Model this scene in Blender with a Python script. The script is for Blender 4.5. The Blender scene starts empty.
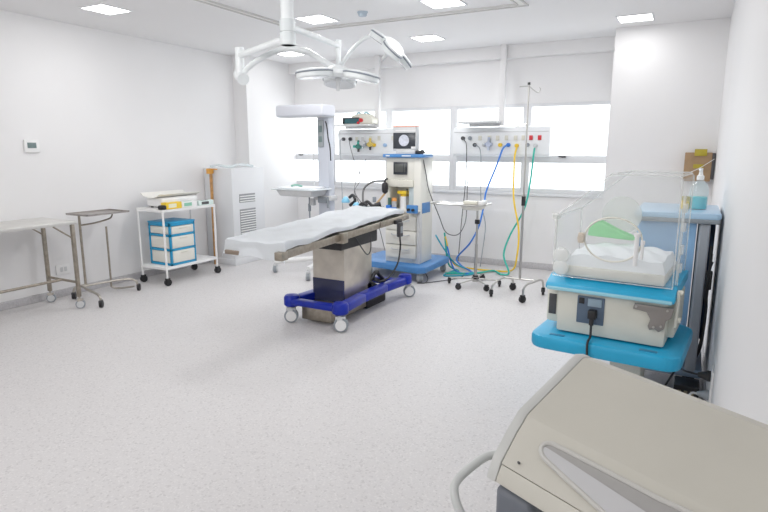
import bpy, bmesh, math, random
from mathutils import Vector, Matrix, Euler
random.seed(4)
PI = math.pi
COL = bpy.context.scene.collection

# ------------------------------------------------------------------ materials
MATS = {}
def mat(name, col, rough=0.5, metal=0.0, var=0.0, scale=20.0, bump=0.0, bscale=60.0, emit=0.0, spec=0.5, trans=0.0, alpha=1.0, coat=0.0):
    if name in MATS: return MATS[name]
    m = bpy.data.materials.new(name); m.use_nodes = True
    nt = m.node_tree; b = nt.nodes['Principled BSDF']
    b.inputs['Base Color'].default_value = (*col, 1)
    b.inputs['Roughness'].default_value = rough
    b.inputs['Metallic'].default_value = metal
    b.inputs['Specular IOR Level'].default_value = spec
    if coat: b.inputs['Coat Weight'].default_value = coat
    if trans: b.inputs['Transmission Weight'].default_value = trans
    if emit:
        b.inputs['Emission Color'].default_value = (*col, 1)
        b.inputs['Emission Strength'].default_value = emit
    tc = nt.nodes.new('ShaderNodeTexCoord')
    if var:
        n = nt.nodes.new('ShaderNodeTexNoise'); n.inputs['Scale'].default_value = scale; n.inputs['Detail'].default_value = 4
        r = nt.nodes.new('ShaderNodeValToRGB')
        r.color_ramp.elements[0].position = 0.35; r.color_ramp.elements[1].position = 0.65
        r.color_ramp.elements[0].color = (*[max(0, c*(1-var)) for c in col], 1)
        r.color_ramp.elements[1].color = (*[min(1, c*(1+var)) for c in col], 1)
        nt.links.new(tc.outputs['Object'], n.inputs['Vector']); nt.links.new(n.outputs['Fac'], r.inputs['Fac'])
        nt.links.new(r.outputs['Color'], b.inputs['Base Color'])
    if bump:
        n = nt.nodes.new('ShaderNodeTexNoise'); n.inputs['Scale'].default_value = bscale
        bp = nt.nodes.new('ShaderNodeBump'); bp.inputs['Strength'].default_value = bump; bp.inputs['Distance'].default_value = 0.01
        nt.links.new(tc.outputs['Object'], n.inputs['Vector']); nt.links.new(n.outputs['Fac'], bp.inputs['Height'])
        nt.links.new(bp.outputs['Normal'], b.inputs['Normal'])
    MATS[name] = m
    return m

def clear_mat(name, tint, white, gloss=0.06):
    """thin clear sheet: mostly see-through, a little milky, a little shiny"""
    m = bpy.data.materials.new(name); m.use_nodes = True
    nt = m.node_tree; nt.nodes.clear()
    out = nt.nodes.new('ShaderNodeOutputMaterial')
    t = nt.nodes.new('ShaderNodeBsdfTransparent'); t.inputs['Color'].default_value = (*tint, 1)
    d = nt.nodes.new('ShaderNodeBsdfDiffuse'); d.inputs['Color'].default_value = (.93, .95, .96, 1)
    g = nt.nodes.new('ShaderNodeBsdfGlossy'); g.inputs['Roughness'].default_value = 0.03
    m1 = nt.nodes.new('ShaderNodeMixShader'); m1.inputs[0].default_value = white
    m2 = nt.nodes.new('ShaderNodeMixShader'); m2.inputs[0].default_value = gloss
    nt.links.new(t.outputs[0], m1.inputs[1]); nt.links.new(d.outputs[0], m1.inputs[2])
    nt.links.new(m1.outputs[0], m2.inputs[1]); nt.links.new(g.outputs[0], m2.inputs[2])
    nt.links.new(m2.outputs[0], out.inputs[0])
    MATS[name] = m
    return m

def floor_mat():
    m = bpy.data.materials.new('speckled_vinyl'); m.use_nodes = True
    nt = m.node_tree; b = nt.nodes['Principled BSDF']
    tc = nt.nodes.new('ShaderNodeTexCoord')
    def speck(scale, lo, hi):
        v = nt.nodes.new('ShaderNodeTexVoronoi'); v.inputs['Scale'].default_value = scale
        nt.links.new(tc.outputs['Object'], v.inputs['Vector'])
        r = nt.nodes.new('ShaderNodeMapRange')
        r.inputs['From Min'].default_value = lo; r.inputs['From Max'].default_value = hi
        s = nt.nodes.new('ShaderNodeSeparateColor')
        nt.links.new(v.outputs['Color'], s.inputs[0]); nt.links.new(s.outputs[0], r.inputs['Value'])
        return r.outputs['Result']
    n = nt.nodes.new('ShaderNodeTexNoise'); n.inputs['Scale'].default_value = 1.2; n.inputs['Detail'].default_value = 3
    nt.links.new(tc.outputs['Object'], n.inputs['Vector'])
    base = nt.nodes.new('ShaderNodeMix'); base.data_type = 'RGBA'
    base.inputs['A'].default_value = (.60, .585, .588, 1); base.inputs['B'].default_value = (.62, .605, .608, 1)
    nt.links.new(n.outputs['Fac'], base.inputs['Factor'])
    m1 = nt.nodes.new('ShaderNodeMix'); m1.data_type = 'RGBA'; m1.inputs['B'].default_value = (.515, .50, .505, 1)
    nt.links.new(speck(95, .80, .98), m1.inputs['Factor']); nt.links.new(base.outputs['Result'], m1.inputs['A'])
    m2 = nt.nodes.new('ShaderNodeMix'); m2.data_type = 'RGBA'; m2.inputs['B'].default_value = (.68, .665, .665, 1)
    nt.links.new(speck(130, .78, .98), m2.inputs['Factor']); nt.links.new(m1.outputs['Result'], m2.inputs['A'])
    nt.links.new(m2.outputs['Result'], b.inputs['Base Color'])
    b.inputs['Roughness'].default_value = .42; b.inputs['Specular IOR Level'].default_value = .3
    return m

WALL = mat('white_wall_paint', (.80, .795, .80), .6, var=.008, scale=1.5)
CEIL = mat('ceiling_paint', (.81, .805, .81), .8, var=.008, scale=1.2)
TRIMW = mat('white_frame_paint', (.70, .71, .73), .45, var=.01, scale=4)
BASEB = mat('grey_vinyl_skirting', (.50, .49, .505), .45, var=.10, scale=70)
STEEL = mat('brushed_steel', (.46, .43, .385), .32, 1.0, var=.08, scale=30)
STEELW = mat('warm_worn_steel', (.36, .32, .265), .36, .8, var=.12, scale=25)
CHROME = mat('chrome', (.52, .51, .49), .28, 1.0)
BLACK = mat('black_rubber', (.012, .012, .014), .5, var=.2)
DARK = mat('dark_grey_plastic', (.06, .06, .065), .5, var=.1)
GREYP = mat('mid_grey_plastic', (.27, .30, .33), .45, var=.05)
LGREY = mat('light_grey_plastic', (.60, .61, .62), .45, var=.03)
WHITEP = mat('white_plastic', (.82, .82, .82), .35, var=.015)
CREAM = mat('cream_plastic', (.70, .685, .60), .42, var=.03, scale=6)
CREAMW = mat('pale_cream_enamel', (.74, .73, .67), .35, var=.02, scale=6)
BEIGE = mat('warm_beige_enamel', (.57, .55, .485), .42, var=.03, scale=5)
BLUEB = mat('deep_blue_paint', (.003, .018, .33), .32, var=.1, spec=.35)
BLUEM = mat('machine_blue', (.06, .22, .52), .4, var=.05)
CYAN = mat('bright_cyan_plastic', (.012, .37, .64), .38, var=.04, scale=8)
DRBLUE = mat('drawer_blue_plastic', (.015, .30, .56), .42, var=.05)
LBLUE = mat('light_blue_laminate', (.30, .53, .82), .42, var=.04, scale=5)
PBLUE = mat('pale_blue_laminate', (.45, .65, .85), .3, var=.03, scale=5)
SHEET = mat('white_cotton_sheet', (.89, .92, .95), .85, bump=.6, bscale=9)
WOOD = mat('varnished_wood', (.50, .26, .09), .45, var=.2, scale=25)
WOODO = mat('orange_wood', (.72, .35, .06), .45, var=.1, scale=25)
CARD = mat('brown_cardboard', (.34, .22, .12), .8, var=.08, scale=15)
YELLOW = mat('yellow_plastic', (.85, .58, .03), .4, var=.05)
OLIVE = mat('olive_yellow_label', (.42, .33, .02), .5, var=.05)
ORANGE = mat('orange_plastic', (.85, .35, .08), .4, var=.05)
RED = mat('red_socket_plastic', (.6, .02, .03), .4, var=.05)
HBLUE = mat('blue_hose_rubber', (.03, .20, .68), .4, var=.05)
HYEL = mat('yellow_hose_rubber', (.88, .60, .04), .4, var=.05)
HGRN = mat('green_hose_rubber', (.02, .46, .36), .4, var=.05)
GREEN = mat('green_cloth', (.30, .72, .35), .8, var=.05)
CREAMPANEL = mat('lamp_grey_enamel', (.76, .79, .80), .3, var=.02)
TANK = mat('cyan_gel', (.0, .60, .68), .2, var=.05)
SCREEN = mat('dark_screen', (.035, .04, .05), .25, var=.1)
LCD = mat('lcd_green_grey', (.16, .22, .22), .3, var=.1)
PINK = mat('salmon_plastic', (.80, .42, .34), .45, var=.05)
GLOW = mat('panel_glow', (1.0, 1.0, 1.0), .5, emit=6.0)
GLASS = clear_mat('window_glass', (.99, 1, 1), .02, .04)
ACRYL = clear_mat('clear_acrylic', (.985, .99, .99), .045, .035)
MILKY = clear_mat('milky_acrylic', (.96, .96, .94), .30, .04)
BOTTLE = clear_mat('clear_bottle', (.93, .98, .99), .22, .07)
FLOOR = floor_mat()

# ------------------------------------------------------------------ geometry
def rot(ax, ay, az): return Euler((ax, ay, az)).to_matrix().to_4x4()
class G:
    def __init__(s): s.bm = bmesh.new()
    def box(s, x0, x1, y0, y1, z0, z1, b=0.0, seg=2, M=None):
        t = bmesh.new(); bmesh.ops.create_cube(t, size=1)
        for v in t.verts:
            v.co = Vector(((x0+x1)/2 + v.co.x*(x1-x0), (y0+y1)/2 + v.co.y*(y1-y0), (z0+z1)/2 + v.co.z*(z1-z0)))
        if b: bmesh.ops.bevel(t, geom=t.edges[:], offset=min(b, .49*min(abs(x1-x0), abs(y1-y0), abs(z1-z0))), segments=seg, affect='EDGES', profile=.5)
        s._add(t, M); return s
    def _add(s, t, M=None):
        if M is not None: bmesh.ops.transform(t, matrix=M, verts=t.verts)
        me = bpy.data.meshes.new('tmp'); t.to_mesh(me); t.free(); s.bm.from_mesh(me); bpy.data.meshes.remove(me)
    def cyl(s, p, q, r, r2=None, n=16, M=None):
        p = Vector(p); q = Vector(q); d = q-p; L = d.length
        t = bmesh.new(); bmesh.ops.create_cone(t, cap_ends=True, segments=n, radius1=r, radius2=r if r2 is None else r2, depth=L)
        m = Matrix.Translation((p+q)/2) @ d.to_track_quat('Z', 'Y').to_matrix().to_4x4()
        bmesh.ops.transform(t, matrix=m, verts=t.verts); s._add(t, M); return s
    def tube(s, pts, r, n=8, sub=6, smooth=True, M=None):
        P = [Vector(p) for p in pts]
        if smooth and len(P) > 2:
            Q = []
            for i in range(len(P)-1):
                a = P[i-1] if i else P[0]*2-P[1]; b_, c = P[i], P[i+1]; d = P[i+2] if i+2 < len(P) else P[-1]*2-P[-2]
                for k in range(sub):
                    u = k/sub
                    Q.append(.5*((2*b_)+(c-a)*u+(2*a-5*b_+4*c-d)*u*u+(-a+3*b_-3*c+d)*u**3))
            Q.append(P[-1]); P = Q
        t = bmesh.new(); rings = []; prev = None
        for i, p in enumerate(P):
            tan = (P[min(i+1, len(P)-1)]-P[max(i-1, 0)])
            if tan.length < 1e-9: tan = Vector((0, 0, 1))
            tan.normalize()
            if prev is None:
                u = tan.orthogonal().normalized()
            else:
                u = prev - tan*prev.dot(tan)
                u = u.normalized() if u.length > 1e-6 else tan.orthogonal().normalized()
            prev = u; w = tan.cross(u)
            rings.append([t.verts.new(p + (u*math.cos(2*PI*k/n)+w*math.sin(2*PI*k/n))*r) for k in range(n)])
        for a, b_ in zip(rings, rings[1:]):
            for k in range(n): t.faces.new((a[k], a[(k+1) % n], b_[(k+1) % n], b_[k]))
        t.faces.new(rings[0][::-1]); t.faces.new(rings[-1])
        s._add(t, M); return s
    def prism(s, pts, axis, a, b, bev=0.0, M=None):
        """2-D outline extruded along axis from a to b. x:(y,z) y:(x,z) z:(x,y)"""
        t = bmesh.new()
        def mk(p, h):
            return {'x': (h, p[0], p[1]), 'y': (p[0], h, p[1]), 'z': (p[0], p[1], h)}[axis]
        A = [t.verts.new(mk(p, a)) for p in pts]; B = [t.verts.new(mk(p, b)) for p in pts]
        t.faces.new(A); t.faces.new(B[::-1])
        for i in range(len(pts)): t.faces.new((A[i], B[i], B[(i+1) % len(pts)], A[(i+1) % len(pts)]))
        bmesh.ops.recalc_face_normals(t, faces=t.faces)
        if bev: bmesh.ops.bevel(t, geom=t.edges[:], offset=bev, segments=2, affect='EDGES', profile=.5)
        s._add(t, M); return s
    def lathe(s, prof, c=(0, 0, 0), n=20, M=None):
        t = bmesh.new(); c = Vector(c); rings = []
        for r, z in prof:
            rings.append([t.verts.new(c+Vector((max(r, 1e-4)*math.cos(2*PI*k/n), max(r, 1e-4)*math.sin(2*PI*k/n), z))) for k in range(n)])
        for a, b_ in zip(rings, rings[1:]):
            for k in range(n): t.faces.new((a[k], a[(k+1) % n], b_[(k+1) % n], b_[k]))
        t.faces.new(rings[0][::-1]); t.faces.new(rings[-1])
        bmesh.ops.recalc_face_normals(t, faces=t.faces)
        s._add(t, M); return s
    def ring(s, c, R1, R2, r, n=32, m=8, M=None):
        """elliptic torus in the x-z plane"""
        pts = [(c[0]+R1*math.cos(2*PI*k/n), c[1], c[2]+R2*math.sin(2*PI*k/n)) for k in range(n+1)]
        return s.tube(pts, r, m, smooth=False, M=M)
    def build(s, name, m, parent=None, local=False, flat=False, crease=38):
        bm = s.bm
        if parent is not None and not local:
            root = parent
            while root.parent: root = root.parent
            inv = Matrix.Translation(root.location) @ Matrix.Rotation(root.rotation_euler.z, 4, 'Z')
            bmesh.ops.transform(bm, matrix=inv.inverted(), verts=bm.verts)
        org = None
        if parent is None:
            xs = [v.co.x for v in bm.verts]; ys = [v.co.y for v in bm.verts]; zs = [v.co.z for v in bm.verts]
            org = Vector(((min(xs)+max(xs))/2, (min(ys)+max(ys))/2, min(zs)))
            bmesh.ops.translate(bm, vec=-org, verts=bm.verts)
        bmesh.ops.recalc_face_normals(bm, faces=bm.faces)
        me = bpy.data.meshes.new(name); bm.to_mesh(me); bm.free()
        me.materials.append(m)
        if not flat:
            for p in me.polygons: p.use_smooth = True
            try: me.set_sharp_from_angle(angle=math.radians(crease))
            except Exception: pass
        o = bpy.data.objects.new(name, me); COL.objects.link(o)
        if org is not None: o.location = org
        if parent is not None: o.parent = parent
        return o

def tag(o, label, cat, group=None, kind=None):
    if label: o['label'] = label
    if cat: o['category'] = cat
    if group: o['group'] = group
    if kind: o['kind'] = kind
    return o
def thing(name, label, cat, loc=(0, 0, 0), rz=0.0, group=None):
    o = bpy.data.objects.new(name, None); COL.objects.link(o)
    o.empty_display_size = .1
    o.location = loc; o.rotation_euler = (0, 0, rz)
    return tag(o, label, cat, group)
def dup(root, loc, rz=0.0, label=None):
    r = root.copy(); COL.objects.link(r); r.location = loc; r.rotation_euler = (0, 0, rz)
    if label: r['label'] = label
    for ch in list(root.children):
        c = ch.copy(); COL.objects.link(c); c.parent = r
        for g in ch.children:
            d = g.copy(); COL.objects.link(d); d.parent = c
    return r
def struct(name, g, m, label, cat, parent=None, **k):
    o = g.build(name, m, parent, **k)
    if parent is None: tag(o, label, cat, kind='structure')
    return o

# ------------------------------------------------------------------ room
XL, XR, YB, YF, ZC = -5.97, 0.20, 7.60, -1.60, 2.90
struct('floor', G().box(XL-.1, XR+.1, YF-.1, YB+.1, -.06, 0), FLOOR, 'pale grey speckled vinyl floor of the whole room', 'floor')
struct('ceiling', G().box(XL-.1, XR+.1, YF-.1, YB+.1, ZC, ZC+.08), CEIL, 'flat white painted ceiling over the room', 'ceiling')
struct('wall_left', G().box(XL-.1, XL, YF-.1, YB+.1, 0, ZC), WALL, 'long plain white wall on the left', 'wall')
struct('wall_right', G().box(XR, XR+.1, YF-.1, YB+.1, 0, ZC), WALL, 'plain white wall close on the right', 'wall')
struct('wall_front', G().box(XL, XR, YF-.1, YF, 0, ZC), WALL, 'white wall behind the camera', 'wall')
WX0, WX1 = -5.83, -.93
g = G().box(XL, XR, YB, YB+.12, 0, 1.02).box(XL, XR, YB, YB+.12, 2.18, ZC).box(XL, WX0, YB, YB+.12, 1.02, 2.18).box(WX1, XR, YB, YB+.12, 1.02, 2.18)
struct('wall_back', g, WALL, 'white back wall around the row of windows', 'wall')
struct('trim_1', G().box(XL, -.88, 7.45, YB, 2.745, ZC), WALL, 'shallow white beam along the top of the window wall', 'beam')
struct('trim_2', G().box(-.88, XR, 6.98, YB, 0, ZC), WALL, 'wide white pier right of the windows', 'pier')
struct('trim_3', G().box(XL, -5.72, 6.46, YB, 0, ZC), WALL, 'white corner pier at the far left', 'pier')
# inset frame on the ceiling
g = G()
gx0, gx1, gy0, gy1 = -4.02, -1.46, 1.2, 5.50
for a, b in ((0, .018), (.075, .093)):
    g.box(gx0+a, gx1-a, gy1-b, gy1-a, ZC-.014, ZC)
    g.box(gx0+a, gx0+b, gy0, gy1-a, ZC-.014, ZC); g.box(gx1-b, gx1-a, gy0, gy1-a, ZC-.014, ZC)
struct('trim_4', g, mat('ceiling_groove', (.60, .59, .58), .7), 'thin double bead framing a rectangle of the ceiling', 'ceiling trim')
struct('trim_5', G().box(gx0+.02, gx1-.02, gy1-.074, gy1-.019, ZC-.006, ZC).box(gx0+.019, gx0+.074, gy0, gy1-.08, ZC-.006, ZC).box(gx1-.074, gx1-.019, gy0, gy1-.08, ZC-.006, ZC), mat('bead_white', (.82, .81, .78), .6), 'pale strip inside the ceiling bead', 'ceiling trim')
def skirt(name, x0, x1, y0, y1, lab):
    struct(name, G().box(x0, x1, y0, y1, 0, .085, .004), BASEB, lab, 'baseboard')
skirt('baseboard_left', XL, XL+.015, YF, 5.80, 'grey speckled skirting along the left wall')
skirt('baseboard_back', -5.72, -.88, YB-.015, YB, 'grey speckled skirting below the windows')
skirt('baseboard_right', XR-.012, XR, YF, 6.98, 'grey skirting along the right wall')
skirt('baseboard_pier', -.895, -.88, 6.98, YB-.015, 'grey skirting on the side of the right pier')
# windows: five bays, fixed pane above, pane below
edges = [-5.83, -5.02, -4.01, -2.99, -1.965, -.93]
for i in range(5):
    x0, x1 = edges[i], edges[i+1]
    w = bpy.data.objects.new('window_%d' % (i+1), None); COL.objects.link(w); w.location = ((x0+x1)/2, YB, 1.02)
    tag(w, ['window bay farthest left behind the radiant warmer', 'second window bay behind the monitor shelf', 'middle window bay behind the anaesthesia machine', 'window bay behind the right gas panel', 'rightmost window bay beside the pier'][i], 'window', kind='structure')
    a = .055 if i else .03; b = .055 if i < 4 else .03
    f = G()
    f.box(x0, x0+a, YB-.01, YB+.06, 1.02, 2.18, .003).box(x1-b, x1, YB-.01, YB+.06, 1.02, 2.18, .003)
    f.box(x0+a, x1-b, YB-.01, YB+.06, 2.135, 2.18, .003).box(x0+a, x1-b, YB-.01, YB+.06, 1.42, 1.515, .003).box(x0+a, x1-b, YB-.01, YB+.06, 1.02, 1.085, .003)
    f.build('window_frame', TRIMW, w)
    G().box(x0+a, x1-b, YB+.02, YB+.026, 1.515, 2.135).build('upper_pane', GLASS, w)
    G().box(x0+a, x1-b, YB+.02, YB+.026, 1.085, 1.42).build('lower_pane', GLASS, w)
    if i in (0, 4):
        xc = -5.62 if i == 0 else -1.49
        l = G().box(xc-.045, xc+.045, YB-.03, YB-.011, 1.495, 1.515, .004).cyl((xc+.01, YB-.03, 1.50), (xc+.01, YB-.055, 1.50), .012)
        l.box(xc-.005, xc+.05, YB-.06, YB-.045, 1.49, 1.505, .003)
        o = l.build('latch', DARK, w)
struct('trim_6', G().box(WX0-.02, WX1+.03, YB-.03, YB, .985, 1.02, .004), TRIMW, 'white ledge under the windows', 'window sill')
struct('trim_7', G().box(-2.285, -2.215, 7.36, 7.43, 1.90, 2.9, .004), WALL, 'white duct from the right gas panel up to the ceiling', 'duct')
struct('trim_8', G().box(-4.125, -4.055, 7.36, 7.43, 1.90, 2.9, .004), WALL, 'white duct from the left gas panel up to the ceiling', 'duct')

# ceiling lights
t = thing('ceiling_light', 'square lit ceiling panel at the far right, above the pier', 'ceiling light', (-.645, 6.54, ZC), group='recessed ceiling light panels')
w = .155
f = G().box(-w-.015, w+.015, -w-.015, -w, -.008, 0).box(-w-.015, w+.015, w, w+.015, -.008, 0).box(-w-.015, -w, -w, w, -.008, 0).box(w, w+.015, -w, w, -.008, 0)
f.build('frame', TRIMW, t, local=True)
G().box(-w, w, -w, w, -.004, 0).build('diffuser', GLOW, t, local=True)
for (x, y, lab) in ((-5.05, 3.79, 'square lit ceiling panel nearest the left wall, above the thermostat side'),
                    (-3.52, 5.08, 'square lit ceiling panel right beside the surgical lamp pole'),
                    (-5.10, 6.68, 'square lit ceiling panel just below the surgical lamp pole end, nearest the corner'),
                    (-2.93, 6.53, 'square lit ceiling panel above the tilted surgical lamp head'),
                    (-2.12, 5.06, 'square lit ceiling panel cut by the top edge, inside the ceiling bead')):
    dup(t, (x, y, ZC), 0, lab)
o = G().lathe([(.036, -.04), (.042, -.03), (.042, -.012), (.052, -.01), (.052, 0)], (-2.95, 5.03, ZC)).build('smoke_detector', mat('detector_blue_grey', (.42, .50, .58), .5))
tag(o, 'small round blue-grey smoke detector on the ceiling', 'smoke detector')

# thermostat & sockets
t = thing('thermostat', 'white square thermostat with dark display on the left wall', 'thermostat', (XL, 3.475, 1.55))
G().box(XL, XL+.028, 3.40, 3.55, 1.555, 1.685, .006).build('body', WHITEP, t)
G().box(XL+.028, XL+.031, 3.425, 3.515, 1.60, 1.655, .001).build('display', LCD, t)
t = thing('wall_socket', 'white wall socket low on the left wall between table and stand', 'socket', (XL, 3.665, .24))
G().box(XL, XL+.012, 3.59, 3.745, .245, .355, .004).build('plate', WHITEP, t)
G().box(XL+.012, XL+.016, 3.635, 3.665, .275, .325, .002).box(XL+.012, XL+.016, 3.68, 3.71, .275, .325, .002).build('outlet', LGREY, t)
t = thing('wall_socket', 'white wall socket low on the right wall with two plugs', 'socket', (XR, 3.44, .2))
G().box(XR-.012, XR, 3.36, 3.50, .215, .42, .004).build('plate', WHITEP, t)
t = thing('power_plug', 'black power plug in the right wall socket', 'plug', (XR-.05, 3.43, .37), group=None)
G().cyl((XR-.012, 3.43, .375), (XR-.03, 3.43, .375), .03).cyl((XR-.03, 3.43, .375), (XR-.075, 3.43, .375), .026, .012).build('plug_body', BLACK, t)
G().tube([(XR-.07, 3.43, .375), (XR-.13, 3.46, .37), (.02, 3.72, .28), (-.05, 3.78, .1), (-.12, 3.75, .015), (-.25, 3.3, .012)], .006).build('cable', BLACK, t)
t = thing('power_plug', 'grey power plug below the black one on the right wall', 'plug', (XR-.05, 3.43, .26))
G().cyl((XR-.012, 3.43, .265), (XR-.03, 3.43, .265), .028).cyl((XR-.03, 3.43, .265), (XR-.07, 3.43, .265), .024, .010).build('plug_body', GREYP, t)
G().tube([(XR-.065, 3.43, .265), (XR-.11, 3.40, .25), (.0, 3.3, .05), (-.1, 3.15, .012), (-.2, 2.9, .012)], .006).build('cable', LGREY, t)

# ------------------------------------------------------------------ helpers for hardware
def caster(root, x, y, r=.035, wheel=BLACK, cap=None, yaw=0.0, top=None, body=None, twin=True, local=False):
    """one swivel caster: part 'caster' (fork) with a 'wheel' below it"""
    top = top if top else r*2+.03
    M = Matrix.Translation((x, y, 0)) @ Matrix.Rotation(yaw, 4, 'Z')
    w = r*.35
    f = G().box(-.8*w-.004, .8*w+.004, -.6*r, .75*r, r*1.75, r*2.05+.006, .003, M=M).cyl((0, 0, r*2), (0, 0, top), r*.22, M=M)
    f.box(-w-.008, -w-.002, -.35*r, .35*r, r*.8, r*2.0, .001, M=M).box(w+.002, w+.008, -.35*r, .35*r, r*.8, r*2.0, .001, M=M)
    fo = f.build('caster', body or DARK, root, local=local)
    k = G()
    k.cyl((-w, .12*r, r), (w, .12*r, r), r, n=20, M=M)
    wh = k.build('wheel', wheel, fo, local=local)
    if cap:
        c = G().cyl((-w-.013, .12*r, r), (w+.013, .12*r, r), r*.74, n=22, M=M).build('hub_cap', cap, fo, local=local)
    return fo

# ------------------------------------------------------------------ steel table
t = thing('steel_table', 'long stainless steel table on casters against the left wall', 'table', (-5.6, 2.5, 0))
tx0, tx1, ty0, ty1, tz = -5.90, -5.33, 1.55, 3.465, .895
G().box(tx0, tx1, ty0, ty1, tz-.035, tz, .006).build('table_top', mat('pale_steel_top', (.66, .65, .62), .35, .55, var=.05, scale=8), t)
lz = .12
for x in (tx0+.05, tx1-.03):
    for y in (ty1-.03, ty0+.1):
        G().box(x-.017, x+.017, y-.017, y+.017, lz, tz-.035, .004).build('leg', STEELW, t)
        caster(t, x, y, .045, GREYP, LGREY, yaw=-.7, top=lz+.01, body=STEEL)
s = G().cyl((tx0+.05, ty1-.03, .27), (tx1-.03, ty1-.03, .27), .013).cyl((tx0+.05, ty0+.1, .27), (tx1-.03, ty0+.1, .27), .013)
s.cyl(((tx0+tx1)/2, ty1-.03, .27), ((tx0+tx1)/2, ty0+.1, .27), .014)
s.build('stretcher', STEELW, t)
for x in (tx0+.05, tx1-.03): G().cyl((x, ty1-.05, .73), (x, ty1-.22, tz-.04), .008).build('brace', STEELW, t)

# ------------------------------------------------------------------ instrument stand
t = thing('instrument_stand', 'bent-tube instrument stand with a flat steel tray at the end of the long table', 'stand', (-5.55, 3.85, 0))
tr = G().box(-5.80, -5.45, 3.66, 4.17, .905, .913, .002)
tr.box(-5.80, -5.45, 3.66, 3.672, .913, .925).box(-5.80, -5.45, 4.158, 4.17, .913, .925).box(-5.80, -5.788, 3.66, 4.17, .913, .925).box(-5.462, -5.45, 3.66, 4.17, .913, .925)
tr.build('tray', mat('tray_steel', (.40, .37, .35), .35, .8, var=.1), t)
G().cyl((-5.70, 3.74, .14), (-5.70, 3.74, .905), .013).build('pole', STEELW, t)
G().tube([(-5.70, 3.75, .79), (-5.68, 3.9, .80), (-5.66, 4.06, .83), (-5.66, 4.10, .86), (-5.66, 4.11, .905)], .009).build('tray_arm', STEELW, t)
G().cyl((-5.72, 4.06, .05), (-5.72, 4.06, .74), .011).build('rear_pole', STEELW, t)
fr = G().tube([(-5.74, 3.62, .075), (-5.73, 3.63, .12), (-5.69, 3.68, .14), (-5.45, 3.60, .14), (-5.26, 3.56, .135), (-5.20, 3.55, .11), (-5.19, 3.55, .075)], .013)
fr.cyl((-5.70, 3.66, .14), (-5.70, 3.76, .14), .013).tube([(-5.66, 3.66, .14), (-5.62, 3.95, .14), (-5.54, 4.14, .14), (-5.47, 4.19, .12), (-5.45, 4.2, .07)], .012)
fr.tube([(-5.72, 4.06, .05), (-5.70, 4.10, .025), (-5.62, 4.14, .03), (-5.50, 4.19, .05)], .011)
fr.build('base_frame', STEEL, t)
for x, y in ((-5.74, 3.62), (-5.19, 3.55), (-5.45, 4.21)): caster(t, x, y, .036, BLACK, yaw=.6, top=.085)

# ------------------------------------------------------------------ white cart with drawers
t = thing('white_trolley', 'white two-shelf metal trolley on black casters by the left wall', 'trolley', (-5.55, 4.9, 0))
cx0, cx1, cy0, cy1 = -5.76, -5.34, 4.525, 5.33
def shelf(z):
    return G().box(cx0-.01, cx1+.01, cy0-.01, cy1+.01, z-.008, z, .002).box(cx0-.012, cx0-.006, cy0-.01, cy1+.01, z-.025, z+.012).box(cx1+.006, cx1+.012, cy0-.01, cy1+.01, z-.025, z+.002).box(cx0-.01, cx1+.01, cy0-.012, cy0-.006, z-.025, z+.002).box(cx0-.01, cx1+.01, cy1+.006, cy1+.012, z-.025, z+.002).build('shelf', WHITEP, t)
shelf(.895); shelf(.215)
for x in (cx0, cx1):
    for y in (cy0, cy1):
        G().cyl((x, y, .09), (x, y, .90), .0125).build('leg', WHITEP, t)
        caster(t, x, y, .042, BLACK, yaw=-.3, top=.10, body=BLACK)
# drawer unit
t = thing('drawer_unit', 'blue plastic drawer tower with three cream drawers on the lower shelf', 'drawer unit', (-5.56, 4.80, .215))
a0, a1, b0, b1, z0, z1 = -5.735, -5.37, 4.63, 5.02, .217, .73
f = G()
for x in (a0, a1-.025):
    for y in (b0, b1-.025): f.box(x, x+.025, y, y+.025, z0, z1, .004)
hz = [z0, .405, .575, z1]
for z in (z0, .392, .565, z1-.04):
    h = .035 if z != z1-.04 else .045
    f.box(a0, a1, b0, b0+.015, z, z+h*.8, .003).box(a0, a1, b1-.015, b1, z, z+h*.8, .003).box(a1-.015, a1, b0, b1, z, z+h*.8, .003).box(a0, a0+.015, b0, b1, z, z+h*.8, .003)
f.box(a0-.005, a1+.005, b0-.005, b1+.005, z1-.008, z1+.01, .004)
f.build('frame', DRBLUE, t)
for za, zb in ((z0+.03, .39), (.422, .563), (.595, z1-.045)):
    d = G().box(a0+.02, a1+.006, b0+.028, b1-.028, za, zb, .008).box(a0+.03, a1-.03, b0+.004, b1-.004, za+.003, zb-.003, .004)
    d = d.build('drawer', CREAMW, t)
    G().box(a1+.006, a1+.014, b0+.14, b1-.14, zb-.03, zb-.016, .003).build('handle', CREAM, d)
# baby scale
t = thing('baby_scale', 'white baby scale with a curved tray on the trolley top', 'scale', (-5.62, 4.95, .897))
G().box(-5.75, -5.47, 4.64, 5.20, .915, 1.022, .03, 4).build('scale_body', WHITEP, t)
prof = [(-.20, .16), (-.19, .185), (-.14, .13), (-.06, .10), (.05, .10), (.12, .13), (.165, .17), (.17, .155), (.12, .115), (.05, .085), (-.06, .085), (-.14, .115)]
g = G().prism([(-5.62+.0+p[0]*.9, .965+p[1]*.62) for p in prof], 'y', 4.60, 5.25, .006)
g.build('curved_tray', mat('warm_white_plastic', (.80, .79, .74), .35), t)
G().box(-5.48, -5.474, 4.72, 4.84, .925, .955, .001).build('display', DARK, t)
for y in (4.70, 5.15):
    for x in (-5.72, -5.50): G().cyl((x, y, .897), (x, y, .916), .015).build('foot', DARK, t)
o = G().box(-5.42, -5.35, 4.52, 4.60, .897, .95, .015).build('stapler', BLACK); tag(o, 'small black clip box at the near corner of the trolley top', 'clip box')
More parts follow.
